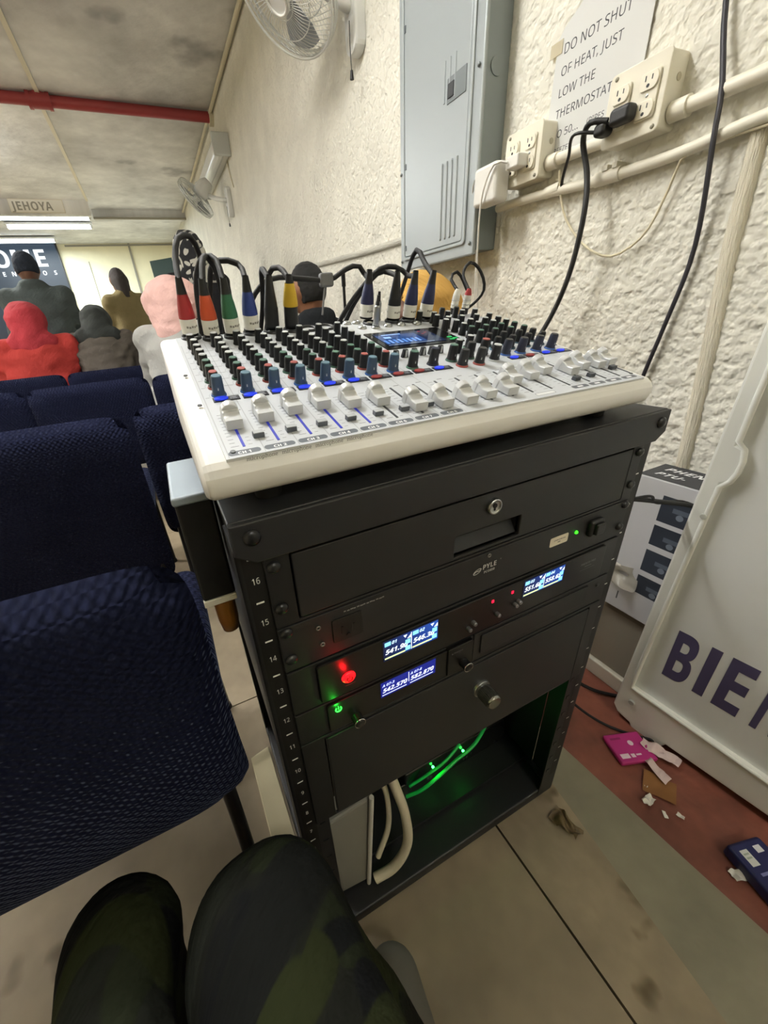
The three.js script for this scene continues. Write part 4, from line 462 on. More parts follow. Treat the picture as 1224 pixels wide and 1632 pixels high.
xlr(0.323, 0.283, 'black', true, 'black microphone plug with a white sleeve right of the silver jacks', [[0.054, 1.02, -0.285], [0.045, 1.022, -0.29], [0.03, 1.01, -0.3], [0.012, 0.985, -0.315], [0.0, 0.95, -0.34], [-0.005, 0.85, -0.475], [0, 0.6, -0.49]], 0.02);
xlr(0.349, 0.281, 'navy', true, 'microphone plug with a navy boot and white sleeve, its cable arching left', [[0.084, 1.015, -0.282], [0.072, 1.025, -0.285], [0.046, 1.026, -0.29], [0.02, 1.005, -0.3], [-0.002, 0.975, -0.32], [-0.012, 0.95, -0.34], [-0.015, 0.85, -0.475], [-0.01, 0.6, -0.49]], -0.02);
xlr(0.376, 0.279, 'navy', true, 'microphone plug with a navy boot, rightmost of the sleeved plugs', [[0.117, 1.03, -0.285], [0.12, 1.05, -0.31], [0.125, 1.0, -0.36], [0.125, 0.85, -0.475], [0.12, 0.6, -0.49]], -0.06);
{ const t = thing('cable_clip', 'small grey clip on the cable that crosses behind the yellow plug', 'clip', [-0.026, 1.018, -0.326]); part(t, 'clip_body', [box(0.02, 0.018, 0.012, 0, 0, 0, 0.003), rod([-0.003, -0.008, 0], [-0.012, -0.045, 0.003], 0.0015, 6)], std(0x6c6d6e, 0.5)); }
function jackPlug(s, t, label) { const g = thing('jack_plug', label, 'plug', mixPt(s, t), 'silver jack plugs'); g.quaternion.setFromEuler(MIX.rotation); part(g, 'shell', lathe([[0.0001, 0.03], [0.0034, 0.03], [0.0042, 0.028], [0.0044, 0.008], [0.005, 0.007], [0.005, 0.0045], [0.0001, 0.0045]], 20), M.steel); part(g, 'tail', cyl(0.0025, 0.0018, 0.012, 0, 0.03, 0, 12), M.rubber); return g; }
jackPlug(0.282, 0.261, 'silver jack plug nearest the screen'); jackPlug(0.296, 0.283, 'silver jack plug standing behind the nearest one');
function phono(s, t, col, label, path) { const g = thing('phono_plug', label, 'plug', mixPt(s, t)); g.quaternion.setFromEuler(MIX.rotation); part(g, 'collar', cyl(0.0056, 0.0056, 0.009, 0, 0.002, 0, 18), plugMats.black); part(g, 'sleeve', cyl(0.0058, 0.0056, 0.018, 0, 0.011, 0, 18), plugMats.sleeve); part(g, 'bands', [new THREE.TorusGeometry(0.0058, 0.0006, 6, 20).rotateX(Math.PI / 2).translate(0, 0.016, 0), new THREE.TorusGeometry(0.0058, 0.0006, 6, 20).rotateX(Math.PI / 2).translate(0, 0.022, 0)], M.steel); part(g, 'tip', lathe([[0.0024, 0.038], [0.0042, 0.0345], [0.0055, 0.029]], 16), col); const q = g.quaternion.clone().invert(), pts = path.map((p) => V(...p).sub(g.position).applyQuaternion(q).toArray()); pts.unshift([0, 0.035, 0]); part(g, 'cable', tube(pts, 0.0024, 40, 6), M.rubber); }
phono(0.442, 0.294, plugMats.sleeve, 'phono plug with a white tip behind the right hand knobs', [[0.174, 1.01, -0.295], [0.189, 1.018, -0.3], [0.215, 1.0, -0.31], [0.235, 0.97, -0.32], [0.245, 0.86, -0.475], [0.25, 0.7, -0.485]]);
phono(0.462, 0.291, plugMats.red, 'phono plug with a red tip behind the right hand knobs', [[0.198, 1.015, -0.295], [0.215, 1.03, -0.3], [0.235, 1.02, -0.3], [0.248, 0.99, -0.3], [0.253, 0.93, -0.4], [0.255, 0.8, -0.48]]);
solo('antenna', [rod([0.011, 0.8405, -0.35], [0.013, 1.015, -0.35], 0.0022, 10), rod([0.013, 1.01, -0.35], [0.0131, 1.028, -0.35], 0.0032, 10)], M.rubber, 'thin black antenna standing behind the mixer beside the crossing cable', 'antenna');

// ---------------------------------------------------------------- seats
const fabric = new THREE.MeshPhysicalMaterial({ color: 0xffffff, roughness: 0.95, specularIntensity: 0.15, sheen: 0.6, sheenRoughness: 0.3, sheenColor: new THREE.Color(0.22, 0.27, 0.42), map: mottled(0.105, 0.12, 0.205, 0.12, 91, 40), bumpMap: dataTex(256, (u, v) => { const a = Math.sin(u * 2 * Math.PI * 9 + (Math.floor(v * 9) % 2) * Math.PI) * Math.sin(v * 2 * Math.PI * 9); return 0.5 + 0.4 * a + 0.2 * (tiled(u, v, 32, 2, 5) - 0.5); }, 1, 1), bumpScale: 0.004 });
function makeChair(low = 0.29) {
  const W = 0.555, t = thing('padded_chair', 'dark blue padded chair closest to the camera at the left', 'chair', [-0.5825, 0, -0.085], 'dark blue padded chairs');
  const prof = [[-0.045, 0.37], [-0.02, 0.362], [0.0, 0.375], [0.012, 0.5], [0.022, 0.62], [0.024, 0.72], [0.016, 0.755], [-0.006, 0.768], [-0.03, 0.757], [-0.042, 0.72], [-0.05, 0.6], [-0.056, 0.48]];
  // pad: the outline in xy with generous corners, thickness from the profile
  const nx = 40, ny = 30, pos = [], uv = [], idx = [], front = [[low, -0.04], [0.37, -0.016], [0.45, 0.004], [0.55, 0.017], [0.65, 0.022], [0.72, 0.022], [0.768, 0.016]];
  const lerpP = (y) => { for (let i = 0; i < front.length - 1; i++) if (y <= front[i + 1][0]) { const k = (y - front[i][0]) / (front[i + 1][0] - front[i][0]); return front[i][1] + k * (front[i + 1][1] - front[i][1]); } return front.at(-1)[1]; };
  for (const side of [1, -1]) for (let j = 0; j <= ny; j++) for (let i = 0; i <= nx; i++) {
    const a = i / nx * 2 - 1, b = j / ny * 2 - 1; const r = Math.pow(Math.abs(a), 9) + Math.pow(Math.abs(b), 9), k = Math.pow(Math.max(0, 1 - r), 0.42);
    const sq = Math.pow(Math.pow(Math.abs(a), 12) + Math.pow(Math.abs(b), 12), 1 / 12) || 1, mx = Math.max(Math.abs(a), Math.abs(b)) || 1, f = mx / sq; const y = (0.768 + low) / 2 + b * f * (0.768 - low) / 2, x = a * f * W / 2;
    pos.push(x, y, lerpP(y) - 0.036 + side * 0.036 * k); uv.push(x / 0.12, y / 0.12); }
  const N = (nx + 1) * (ny + 1); for (let s = 0; s < 2; s++) for (let j = 0; j < ny; j++) for (let i = 0; i < nx; i++) { const q = s * N + j * (nx + 1) + i; s ? idx.push(q, q + nx + 1, q + 1, q + 1, q + nx + 1, q + nx + 2) : idx.push(q, q + 1, q + nx + 1, q + 1, q + nx + 2, q + nx + 1); }
  const g = new THREE.BufferGeometry(); g.setAttribute('position', new THREE.Float32BufferAttribute(pos, 3)); g.setAttribute('uv', new THREE.Float32BufferAttribute(uv, 2)); g.setIndex(idx); g.computeVertexNormals(); void prof;
  part(t, 'backrest', g, fabric);
  const sg = new RoundedBoxGeometry(W - 0.02, 0.085, 0.44, 4, 0.035).translate(0, 0.43, -0.28); part(t, 'seat', worldUV(sg, 'x', 'z', 0.12), fabric);
  const fr = std(0x1b1c20, 0.4, 0.5);
  for (const s of [-1, 1]) { const x = s * (W / 2 - 0.04); part(t, 'leg', tube([[x, 0.62, -0.02], [x, 0.4, -0.05], [x, 0.2, -0.04], [x, 0.006, 0.01]], 0.011, 20, 8), fr); part(t, 'leg', tube([[x, 0.4, -0.42], [x, 0.2, -0.44], [x, 0.006, -0.47]], 0.011, 16, 8), fr); part(t, 'seat_rail', rod([x, 0.385, -0.46], [x, 0.385, -0.04], 0.01, 8), fr); part(t, 'glide', [cyl(0.014, 0.013, 0.012, x, 0, 0.01, 12), cyl(0.014, 0.013, 0.012, x, 0, -0.47, 12)], M.rubber); }
  part(t, 'stretcher', rod([-W / 2 + 0.04, 0.2, -0.44], [W / 2 - 0.04, 0.2, -0.44], 0.008, 8), fr); void prof; return t;
}
const chair0 = makeChair();
{ const c = makeChair(0.16); c.position.set(-0.68, 0, -0.985); c.userData.label = 'dark blue padded chair right behind the closest one, lit along its top'; }
[[-0.117, -1.06, 'dark blue padded chair partly hidden by the left end of the mixer, second row'],
 [-1.19, -2.12, 'dark blue padded chair at the picture edge in the third row'], [-0.625, -2.09, 'dark blue padded chair of the third row in front of the dark jacket'], [-0.06, -2.06, 'dark blue padded chair of the third row behind the pink headscarf'],
 [-1.16, -3.02, 'dark blue padded chair of the fourth row in front of the red hoodie'], [-0.595, -3.0, 'dark blue padded chair of the fourth row seen over the third row'], [0.43, -1.42, 'dark blue padded chair under the man with close cropped hair'], [-0.36, 0.98, 'dark blue padded chair that the person in camouflage trousers sits on']].forEach(([x, z, l]) => copyOf(chair0, [x, 0, z], 0, l));
copyOf(chair0, [0.69, 0, -0.86], Math.PI / 2, 'dark blue padded chair with its back to the wall under the yellow hooded person');

// ---------------------------------------------------------------- people
function mesher(fn, lo, hi, cell) {                        // surface nets over a distance field
  const n = [0, 1, 2].map((i) => Math.ceil((hi[i] - lo[i]) / cell) + 1), F = new Float32Array(n[0] * n[1] * n[2]); let k = 0;
  for (let z = 0; z < n[2]; z++) for (let y = 0; y < n[1]; y++) for (let x = 0; x < n[0]; x++) F[k++] = fn(lo[0] + x * cell, lo[1] + y * cell, lo[2] + z * cell);
  const id = new Int32Array(F.length).fill(-1), pos = [], idx = [], S = [1, n[0], n[0] * n[1]], C = [0, 1, S[1], S[1] + 1, S[2], S[2] + 1, S[2] + S[1], S[2] + S[1] + 1];
  const E = []; for (let a = 0; a < 8; a++) for (const b of [1, 2, 4]) if (!(a & b)) E.push([a, a | b]);
  for (let z = 0; z < n[2] - 1; z++) for (let y = 0; y < n[1] - 1; y++) for (let x = 0; x < n[0] - 1; x++) { const o = x + y * S[1] + z * S[2]; let m = 0; for (let c = 0; c < 8; c++) if (F[o + C[c]] < 0) m |= 1 << c; if (m === 0 || m === 255) continue;
    let px = 0, py = 0, pz = 0, q = 0; for (const [a, b] of E) { const fa = F[o + C[a]], fb = F[o + C[b]]; if ((fa < 0) === (fb < 0)) continue; const t = fa / (fa - fb); px += (a & 1) + t * ((b & 1) - (a & 1)); py += ((a >> 1) & 1) + t * (((b >> 1) & 1) - ((a >> 1) & 1)); pz += ((a >> 2) & 1) + t * (((b >> 2) & 1) - ((a >> 2) & 1)); q++; }
    id[o] = pos.length / 3; pos.push(lo[0] + (x + px / q) * cell, lo[1] + (y + py / q) * cell, lo[2] + (z + pz / q) * cell); }
  for (let z = 1; z < n[2] - 1; z++) for (let y = 1; y < n[1] - 1; y++) for (let x = 1; x < n[0] - 1; x++) { const o = x + y * S[1] + z * S[2], f = F[o] < 0;
    for (let d = 0; d < 3; d++) { if (f === (F[o + S[d]] < 0)) continue; const u = S[(d + 1) % 3], v = S[(d + 2) % 3], a = id[o], b = id[o - u], c = id[o - u - v], e = id[o - v]; if (a < 0 || b < 0 || c < 0 || e < 0) continue; f ? idx.push(a, b, c, a, c, e) : idx.push(a, c, b, a, e, c); } }
  const g = new THREE.BufferGeometry(); g.setAttribute('position', new THREE.Float32BufferAttribute(pos, 3)); const uv = new Float32Array(pos.length / 3 * 2); for (let i = 0; i < uv.length / 2; i++) { uv[i * 2] = (pos[i * 3] + pos[i * 3 + 2]) / 0.5; uv[i * 2 + 1] = (pos[i * 3 + 1] + pos[i * 3 + 2] * 0.7) / 0.5; } g.setAttribute('uv', new THREE.BufferAttribute(uv, 2)); g.setIndex(idx); g.computeVertexNormals(); return g;
}
const capsule = (a, b, ra, rb) => { const d = [b[0] - a[0], b[1] - a[1], b[2] - a[2]], L = d[0] * d[0] + d[1] * d[1] + d[2] * d[2] || 1e-9; return { lo: [0, 1, 2].map((i) => Math.min(a[i] - ra, b[i] - rb)), hi: [0, 1, 2].map((i) => Math.max(a[i] + ra, b[i] + rb)), f: (x, y, z) => { const px = x - a[0], py = y - a[1], pz = z - a[2]; let t = (px * d[0] + py * d[1] + pz * d[2]) / L; t = t < 0 ? 0 : t > 1 ? 1 : t; const qx = px - d[0] * t, qy = py - d[1] * t, qz = pz - d[2] * t; return Math.sqrt(qx * qx + qy * qy + qz * qz) - (ra + (rb - ra) * t); } }; };
const ball = (c, r, tilt = 0) => { const m = Math.min(...r), M2 = Math.max(...r), cs = Math.cos(tilt), sn = Math.sin(tilt); return { lo: c.map((v) => v - M2), hi: c.map((v) => v + M2), f: (x, y, z) => { let X = x - c[0], Y = y - c[1], Z = z - c[2]; const Y2 = Y * cs + Z * sn; Z = Z * cs - Y * sn; const k = Math.sqrt((X / r[0]) ** 2 + (Y2 / r[1]) ** 2 + (Z / r[2]) ** 2); return (k - 1) * m; } }; };
function blend(list, cell, k = 0.03, wrinkle = null, cut = null) {
  const lo = [0, 1, 2].map((i) => Math.min(...list.map((b) => b.lo[i])) - 3 * cell), hi = [0, 1, 2].map((i) => Math.max(...list.map((b) => b.hi[i])) + 3 * cell);
  return mesher((x, y, z) => { let d = 9; for (const b of list) { const e = b.f(x, y, z), h = Math.max(k - Math.abs(d - e), 0) / k; d = Math.min(d, e) - h * h * k * 0.25; } if (wrinkle && Math.abs(d) < 0.06) d += wrinkle(x, y, z); if (cut) d = Math.max(d, cut(x, y, z)); return d; }, lo, hi, cell);
}
const skinDark = std(0x5a3a2a, 0.6), skinMid = std(0x7d5238, 0.6);
const cloth = (hex, r = 0.9) => new THREE.MeshPhysicalMaterial({ color: hex, roughness: r, specularIntensity: 0.25, bumpMap: fineBump, bumpScale: 0.003 });
function hand(w, dir, side) {                              // five fingers, gently curled, along dir from the wrist
  const d = V(...dir).normalize(), up = V(0, 1, 0).addScaledVector(d, -d.y).normalize(), sd = d.clone().cross(up).multiplyScalar(side), p = (f, s, u) => [w[0] + d.x * f + sd.x * s + up.x * u, w[1] + d.y * f + sd.y * s + up.y * u, w[2] + d.z * f + sd.z * s + up.z * u];
  const L = [capsule(p(-0.03, 0, 0), p(0.02, 0, 0), 0.024, 0.026), capsule(p(0.02, -0.012, 0), p(0.075, -0.024, 0), 0.017, 0.013), capsule(p(0.02, 0.012, 0), p(0.075, 0.022, 0), 0.017, 0.013), capsule(p(0.02, 0, 0), p(0.08, 0, 0.002), 0.018, 0.014)];
  [[-0.027, 0.062], [-0.009, 0.078], [0.009, 0.072], [0.027, 0.055]].forEach(([s, l]) => { const a = p(0.078, s, 0.002), b = p(0.078 + l * 0.45, s * 1.1, -0.008), c = p(0.078 + l * 0.75, s * 1.1, -0.026), e = p(0.078 + l * 0.85, s * 1.1, -0.045); L.push(capsule(a, b, 0.0095, 0.0085), capsule(b, c, 0.0085, 0.008), capsule(c, e, 0.008, 0.007)); });
  L.push(capsule(p(0.015, -0.02, 0), p(0.045, -0.045, -0.01), 0.013, 0.0105), capsule(p(0.045, -0.045, -0.01), p(0.075, -0.05, -0.024), 0.0105, 0.0085)); return blend(L, 0.0042, 0.006);
}
function person(label, pos, turn, o) {
  const t = thing('person', label, 'person', pos, null, turn), S = o.size ?? 1, st = o.stand, hipY = (st ? 0.9 : 0.53) * S, th = o.bow ?? 0.1, hd = o.nod ?? 0.15, wd = o.width ?? 1;
  const up = (l, x, z, a) => [x * S, hipY + (Math.cos(a) * l + Math.sin(a) * z) * S, (-Math.sin(a) * l + Math.cos(a) * z) * S];
  const chest = up(0.32, 0, 0, th), neck = up(0.52, 0, 0, th), belly = up(0.12, 0, 0.0, th), hc = [0, neck[1] + 0.155 * S * Math.cos(th * 0.5 + hd), neck[2] - 0.155 * S * Math.sin(th * 0.5 + hd) - 0.01];
  const sh = [-1, 1].map((s) => up(0.45, s * 0.175 * wd, 0, th)), el = sh.map((p, i) => [p[0] + (i ? 1 : -1) * 0.05 * S, p[1] - 0.27 * S, p[2] - (0.03 + (o.arms ?? 0.06)) * S]), wr = el.map((p, i) => [p[0] - (i ? 1 : -1) * 0.1 * S, p[1] - (st ? 0.12 : 0.1) * S, p[2] - 0.21 * S]);
  const hip = [-1, 1].map((s) => [s * 0.09 * S, hipY - 0.02, 0]), kn = [-1, 1].map((s, i) => st ? [hip[i][0] * 1.05, 0.49 * S, -0.02] : [s * 0.11 * S, 0.5 * S, -0.42 * S]), an = kn.map((p) => [p[0], 0.085, st ? 0.02 : p[2] + 0.03]), toe = an.map((p) => [p[0] * 1.15, 0.04, p[2] - 0.15]);
  const r = (v) => v * S, cell = o.cell ?? 0.0125;
  const head = [ball(hc, [r(0.077), r(0.112), r(0.097)], -(th * 0.5 + hd)), capsule(neck, [hc[0], hc[1] - r(0.05), hc[2]], r(0.055), r(0.05))], H = (y, z, x = 0) => { const a = th * 0.5 + hd, c = Math.cos(a), s = Math.sin(a); return [hc[0] + x * S, hc[1] + (y * c + z * s) * S, hc[2] + (z * c - y * s) * S]; };
  const face = [capsule(H(0.02, -0.092), H(-0.018, -0.112), r(0.008), r(0.014)), ball(H(-0.06, -0.075), [r(0.045), r(0.04), r(0.035)]), capsule(H(-0.048, -0.098, -0.018), H(-0.048, -0.098, 0.018), r(0.007), r(0.007)), capsule(H(0.035, -0.085, -0.04), H(0.035, -0.085, 0.04), r(0.01), r(0.01)), ball(H(-0.002, 0.0, 0.08), [r(0.012), r(0.03), r(0.02)]), ball(H(-0.002, 0.0, -0.08), [r(0.012), r(0.03), r(0.02)])];
  const limbs = []; for (const i of [0, 1]) limbs.push(capsule(sh[i], el[i], r(0.05), r(0.04)), capsule(el[i], wr[i], r(0.04), r(0.026)), capsule(hip[i], kn[i], r(0.085), r(0.058)), capsule(kn[i], an[i], r(0.056), r(0.036)), capsule(an[i], toe[i], r(0.04), r(0.03)));
  const trunk = [ball(chest, [r(0.15), r(0.2), r(0.1)], -th), ball(belly, [r(0.14), r(0.15), r(0.1)], -th), ball([0, hipY, 0], [r(0.16), r(0.12), r(0.12)])];
  const bm = part(t, 'body', mergeGeometries([blend([...head, ...face, ...limbs, ...trunk], cell, 0.028), ...[0, 1].map((i) => hand(wr[i], [wr[i][0] - el[i][0], wr[i][1] - el[i][1] - 0.04, wr[i][2] - el[i][2]], i ? -1 : 1))].map(flat)), o.skin ?? skinDark); void bm;
  const fold = (amp, f) => (x, y, z) => amp * noise.noise(x * f, y * f * 1.7, z * f + 3);
  const coat = [ball(chest, [r(0.2 * wd), r(0.23), r(0.145)], -th), ball(belly, [r(0.19 * wd), r(0.2), r(0.15)], -th), ball([0, hipY - (st ? 0.06 : 0), 0], [r(0.19), r(st ? 0.2 : 0.13), r(0.16)]), capsule(sh[0], sh[1], r(0.075), r(0.075)), capsule(up(0.4, 0, 0, th), neck, r(0.11), r(0.066))];
  for (const i of [0, 1]) coat.push(capsule(sh[i], el[i], r(0.076), r(0.066)), capsule(el[i], wr[i], r(0.066), r(0.05)));
  if (o.collar) coat.push({ ...ball(up(0.53, 0, 0.01, th), [r(0.09), r(0.05), r(0.09)], -th) });
  part(t, o.coatName ?? 'coat', blend(coat, cell, 0.04, fold(o.fold ?? 0.012, o.foldF ?? 9), (x, y, z) => { const qx = x - hc[0], qy = y - hc[1], qz = z - hc[2]; return r(0.11) - Math.sqrt(qx * qx + qy * qy * 0.8 + qz * qz); }), o.coat);
  const leg = []; for (const i of [0, 1]) leg.push(capsule(hip[i], kn[i], r(0.105), r(0.078)), capsule(kn[i], [an[i][0], an[i][1] + 0.04, an[i][2]], r(0.076), r(0.062))); leg.push(ball([0, hipY - 0.01, 0], [r(0.175), r(0.125), r(0.14)]));
  part(t, 'trousers', blend(leg, cell * 1.2, 0.03, fold(0.008, 8)), o.trousers ?? cloth(0x1c1d22));
  for (const i of [0, 1]) part(t, 'shoe', blend([capsule([an[i][0], 0.045, an[i][2] + 0.02], [toe[i][0], 0.04, toe[i][2] - 0.04], 0.048, 0.038), capsule([an[i][0], 0.1, an[i][2]], [an[i][0], 0.05, an[i][2]], 0.045, 0.045)], cell, 0.02, null, (x, y) => 0.003 - y), std(0x18181a, 0.5));
  const behindFace = (a, b) => (x, y, z) => { const c = Math.cos(th * 0.5 + hd), s = Math.sin(th * 0.5 + hd), Y = (y - hc[1]) * c - (z - hc[2]) * s, Z = (y - hc[1]) * s + (z - hc[2]) * c; return Math.max((a * S - Y * 0.5 - Z) * 0.7, (b * S - Y)); };
  if (o.hair) part(t, 'hair', blend([ball(H(0.008, 0.008), [r(0.086), r(0.118), r(0.104)], -(th * 0.5 + hd)), ...(o.bun ? [ball(H(-0.02, 0.12), [r(0.06), r(0.06), r(0.05)])] : []), ...(o.long ? [capsule(H(-0.03, 0.05), H(-0.2, 0.05), r(0.085), r(0.06))] : [])], 0.008, 0.02, fold(0.004, 60), behindFace(-0.035, o.long ? -0.3 : -0.07)), o.hair);
  if (o.cap) part(t, 'knit_cap', blend([ball(H(0.02, 0.004), [r(0.093), r(0.118), r(0.11)], -(th * 0.5 + hd))], 0.008, 0.02, fold(0.004, 30), behindFace(-0.13, -0.045)), o.cap);
  if (o.hood) part(t, o.hoodName ?? 'hood', blend([ball(H(0.012, 0.008), [r(0.115 * (o.hoodW ?? 1)), r(0.138), r(0.128)], -(th * 0.5 + hd)), capsule(H(-0.05, 0.05), [neck[0], neck[1] - r(0.03), neck[2] + r(0.05)], r(0.1 * (o.hoodW ?? 1)), r(0.1)), ...(o.drape ? [capsule(H(-0.06, 0.06), up(0.36, 0, 0.07, th), r(0.1), r(0.06)), capsule(up(0.47, -0.1, 0.04, th), up(0.47, 0.1, 0.04, th), r(0.075), r(0.075))] : [])], 0.01, 0.04, fold(0.009, 14), (x, y, z) => { const qx = x - hc[0], a = th * 0.5 + hd, c = Math.cos(a), s = Math.sin(a), Y = (y - hc[1]) * c - (z - hc[2]) * s, Z = (y - hc[1]) * s + (z - hc[2]) * c; return r(0.085) - Math.sqrt(qx * qx * 1.3 + (Y * 0.8) ** 2 + (Z + r(0.11)) ** 2); }), o.hood);
  return t;
}
const plaid = std(0xffffff, 0.95, 0, { map: canvasTex(256, 256, (x, W, H) => { x.fillStyle = '#202024'; x.fillRect(0, 0, W, H); x.fillStyle = '#b9b7ae'; for (let i = 0; i < 90; i++) { x.save(); x.translate(rnd() * W, rnd() * H); x.rotate(rnd() * 6.3); x.beginPath(); x.ellipse(0, 0, 15 + rnd() * 8, 5 + rnd() * 4, 0, 0, 7); x.fill(); x.restore(); } }) }); plaid.map.wrapS = plaid.map.wrapT = THREE.RepeatWrapping;
person('standing person in a dark knit cap and dark grey coat before the welcome screen', [-1.1, 0, -4.3], 0.1, { stand: true, size: 0.99, bow: 0.12, nod: 0.15, width: 1.15, coat: cloth(0x485050), cap: cloth(0x2a2f38), collar: true });
person('seated person in a red hoodie with the hood up, head bowed', [-1.07, 0, -3.42], 0.15, { bow: 0.28, nod: 0.5, size: 0.97, width: 1.25, drape: true, hoodW: 1.15, fold: 0.018, coat: cloth(0xa83c38), coatName: 'hoodie', hood: cloth(0xa63a42), trousers: cloth(0x202838) });
person('bent person in a dark grey brown padded jacket behind the third row', [-0.66, 0, -3.4], 0, { bow: 0.55, nod: 0.75, size: 1.02, width: 1.0, coat: cloth(0x5c5650), coatName: 'padded_jacket', fold: 0.02, foldF: 12, hood: cloth(0x3a3d3c), hoodW: 0.95, drape: true, collar: true });
person('standing person in a tan coat with long dark hair by the far wall', [-0.41, 0, -5.1], 0.4, { stand: true, size: 0.97, bow: 0.12, nod: 0.2, coat: cloth(0x756a4c), hair: std(0x2b2625, 0.85), long: true, collar: true, cell: 0.014 });
person('seated person in a pale pink headscarf and light grey jacket', [-0.185, 0, -2.32], -0.35, { bow: 0.3, nod: 0.45, size: 0.97, coat: cloth(0xa9a9a6), hood: cloth(0xe6bcb6), hoodName: 'headscarf', drape: false, hoodW: 1.55, fold: 0.016 });
person('standing person in a black shawl with pale leaf print behind the first plugs', [0.144, 0, -3.12], 0.1, { stand: true, size: 0.945, bow: 0.15, nod: 0.2, coat: cloth(0x26262a), hood: plaid, hoodName: 'printed_shawl', drape: true });
person('seated man in a black jacket with close cropped hair near the wall', [0.5, 0, -1.68], 0.45, { bow: 0.08, nod: 0.1, width: 0.8, size: 0.915, coat: cloth(0x1f2124), coatName: 'jacket', hair: std(0x1a1919, 0.95), skin: skinMid, collar: true });
person('seated person under a mustard yellow hood between the mixer and the breaker panel', [0.6, 0, -0.84], 1.45, { bow: 0.1, nod: 0.25, size: 0.8, width: 0.9, coat: cloth(0xb98e48), hood: cloth(0xc39a55), drape: true });
{ // the operator, sitting behind the camera; only the knees and a shoe reach the picture
  const t = thing('person', 'seated person in dark camouflage trousers, only knees and a grey shoe in view', 'person', [-0.36, 0, 0.7]), B = t.position, L = (p) => [p[0] - B.x, p[1] - B.y, p[2] - B.z];
  const hip = [[-0.52, 0.5, 0.74], [-0.25, 0.5, 0.74]].map(L), kn = [[-0.46, 0.405, 0.015], [-0.318, 0.425, 0.085]].map(L), an = [[-0.5, 0.085, 0.06], [-0.215, 0.085, 0.205]].map(L), toe = [[-0.53, 0.04, -0.04], [-0.185, 0.04, 0.085]].map(L);
  const ch = L([-0.355, 0.88, 0.84]), nk = L([-0.355, 1.12, 0.83]), hc = L([-0.345, 1.29, 0.8]), sh = [[-0.54, 1.06, 0.84], [-0.17, 1.06, 0.84]].map(L), el = [[-0.6, 0.8, 0.82], [-0.11, 0.8, 0.82]].map(L), wr = [[-0.5, 0.64, 0.6], [-0.22, 0.64, 0.6]].map(L);
  const sk = [ball(hc, [0.077, 0.112, 0.097]), capsule(nk, hc, 0.055, 0.05), capsule([hc[0], hc[1] + 0.01, hc[2] - 0.092], [hc[0], hc[1] - 0.02, hc[2] - 0.11], 0.008, 0.013), ball([hc[0], hc[1] - 0.065, hc[2] - 0.07], [0.045, 0.04, 0.035]), ball([hc[0] - 0.08, hc[1], hc[2]], [0.012, 0.03, 0.02]), ball([hc[0] + 0.08, hc[1], hc[2]], [0.012, 0.03, 0.02]), ball(ch, [0.15, 0.2, 0.1]), ball(L([-0.355, 0.62, 0.8]), [0.15, 0.16, 0.12])];
  for (const i of [0, 1]) sk.push(capsule(sh[i], el[i], 0.05, 0.04), capsule(el[i], wr[i], 0.04, 0.026), capsule(hip[i], kn[i], 0.07, 0.04), capsule(kn[i], an[i], 0.04, 0.034), capsule(an[i], toe[i], 0.038, 0.03));
  part(t, 'body', mergeGeometries([blend(sk, 0.0125, 0.03), ...[0, 1].map((i) => hand(wr[i], [i ? -0.03 : 0.03, -0.01, -0.08], i ? -1 : 1))].map(flat)), skinDark);
  const camo = new THREE.MeshPhysicalMaterial({ color: 0xffffff, roughness: 0.95, specularIntensity: 0.15, map: canvasTex(256, 256, (x, W, H) => { x.fillStyle = '#1b1c18'; x.fillRect(0, 0, W, H); for (const c of ['#22261a', '#141516', '#1f211c', '#171817', '#272b19']) { x.fillStyle = c; for (let i = 0; i < 14; i++) { x.beginPath(); x.ellipse(rnd() * W, rnd() * H, 16 + rnd() * 30, 8 + rnd() * 14, rnd() * 3, 0, 7); x.fill(); } } }), bumpMap: fineBump, bumpScale: 0.003 }); camo.map.wrapS = camo.map.wrapT = THREE.RepeatWrapping;
  const lg = []; for (const i of [0, 1]) lg.push(capsule(hip[i], kn[i], i ? 0.11 : 0.085, i ? 0.07 : 0.05), capsule(kn[i], [an[i][0], an[i][1] + 0.03, an[i][2]], i ? 0.07 : 0.05, 0.055)); lg.push(ball(L([-0.355, 0.52, 0.76]), [0.2, 0.12, 0.14]));
  part(t, 'trousers', blend(lg, 0.01, 0.03, (x, y, z) => 0.008 * noise.noise(x * 12, y * 9, z * 9)), camo);
  part(t, 'jacket', blend([ball(ch, [0.2, 0.23, 0.15]), ball(L([-0.355, 0.65, 0.8]), [0.19, 0.17, 0.15]), capsule(sh[0], sh[1], 0.075, 0.075), ...[0, 1].flatMap((i) => [capsule(sh[i], el[i], 0.076, 0.066), capsule(el[i], wr[i], 0.06, 0.044)])], 0.014, 0.04, (x, y, z) => 0.012 * noise.noise(x * 9, y * 14, z * 9)), cloth(0x1d1f22));
  part(t, 'hair', blend([ball([hc[0], hc[1] + 0.01, hc[2] + 0.008], [0.085, 0.118, 0.104])], 0.009, 0.02, null, (x, y, z) => Math.max((hc[2] - 0.035 - (y - hc[1]) * 0.5) - z, hc[1] - 0.07 - y)), std(0x161616, 0.95));
  for (const i of [0, 1]) part(t, 'shoe', blend([capsule([an[i][0], 0.05, an[i][2] + 0.02], [toe[i][0], 0.042, toe[i][2]], 0.05, 0.04), capsule([an[i][0], 0.11, an[i][2]], [an[i][0], 0.05, an[i][2]], 0.048, 0.048)], 0.008, 0.02, null, (x, y) => 0.003 - y), i ? std(0x6a675f, 0.8) : std(0x17181a, 0.7), i ? 'grey shoe' : null);
}

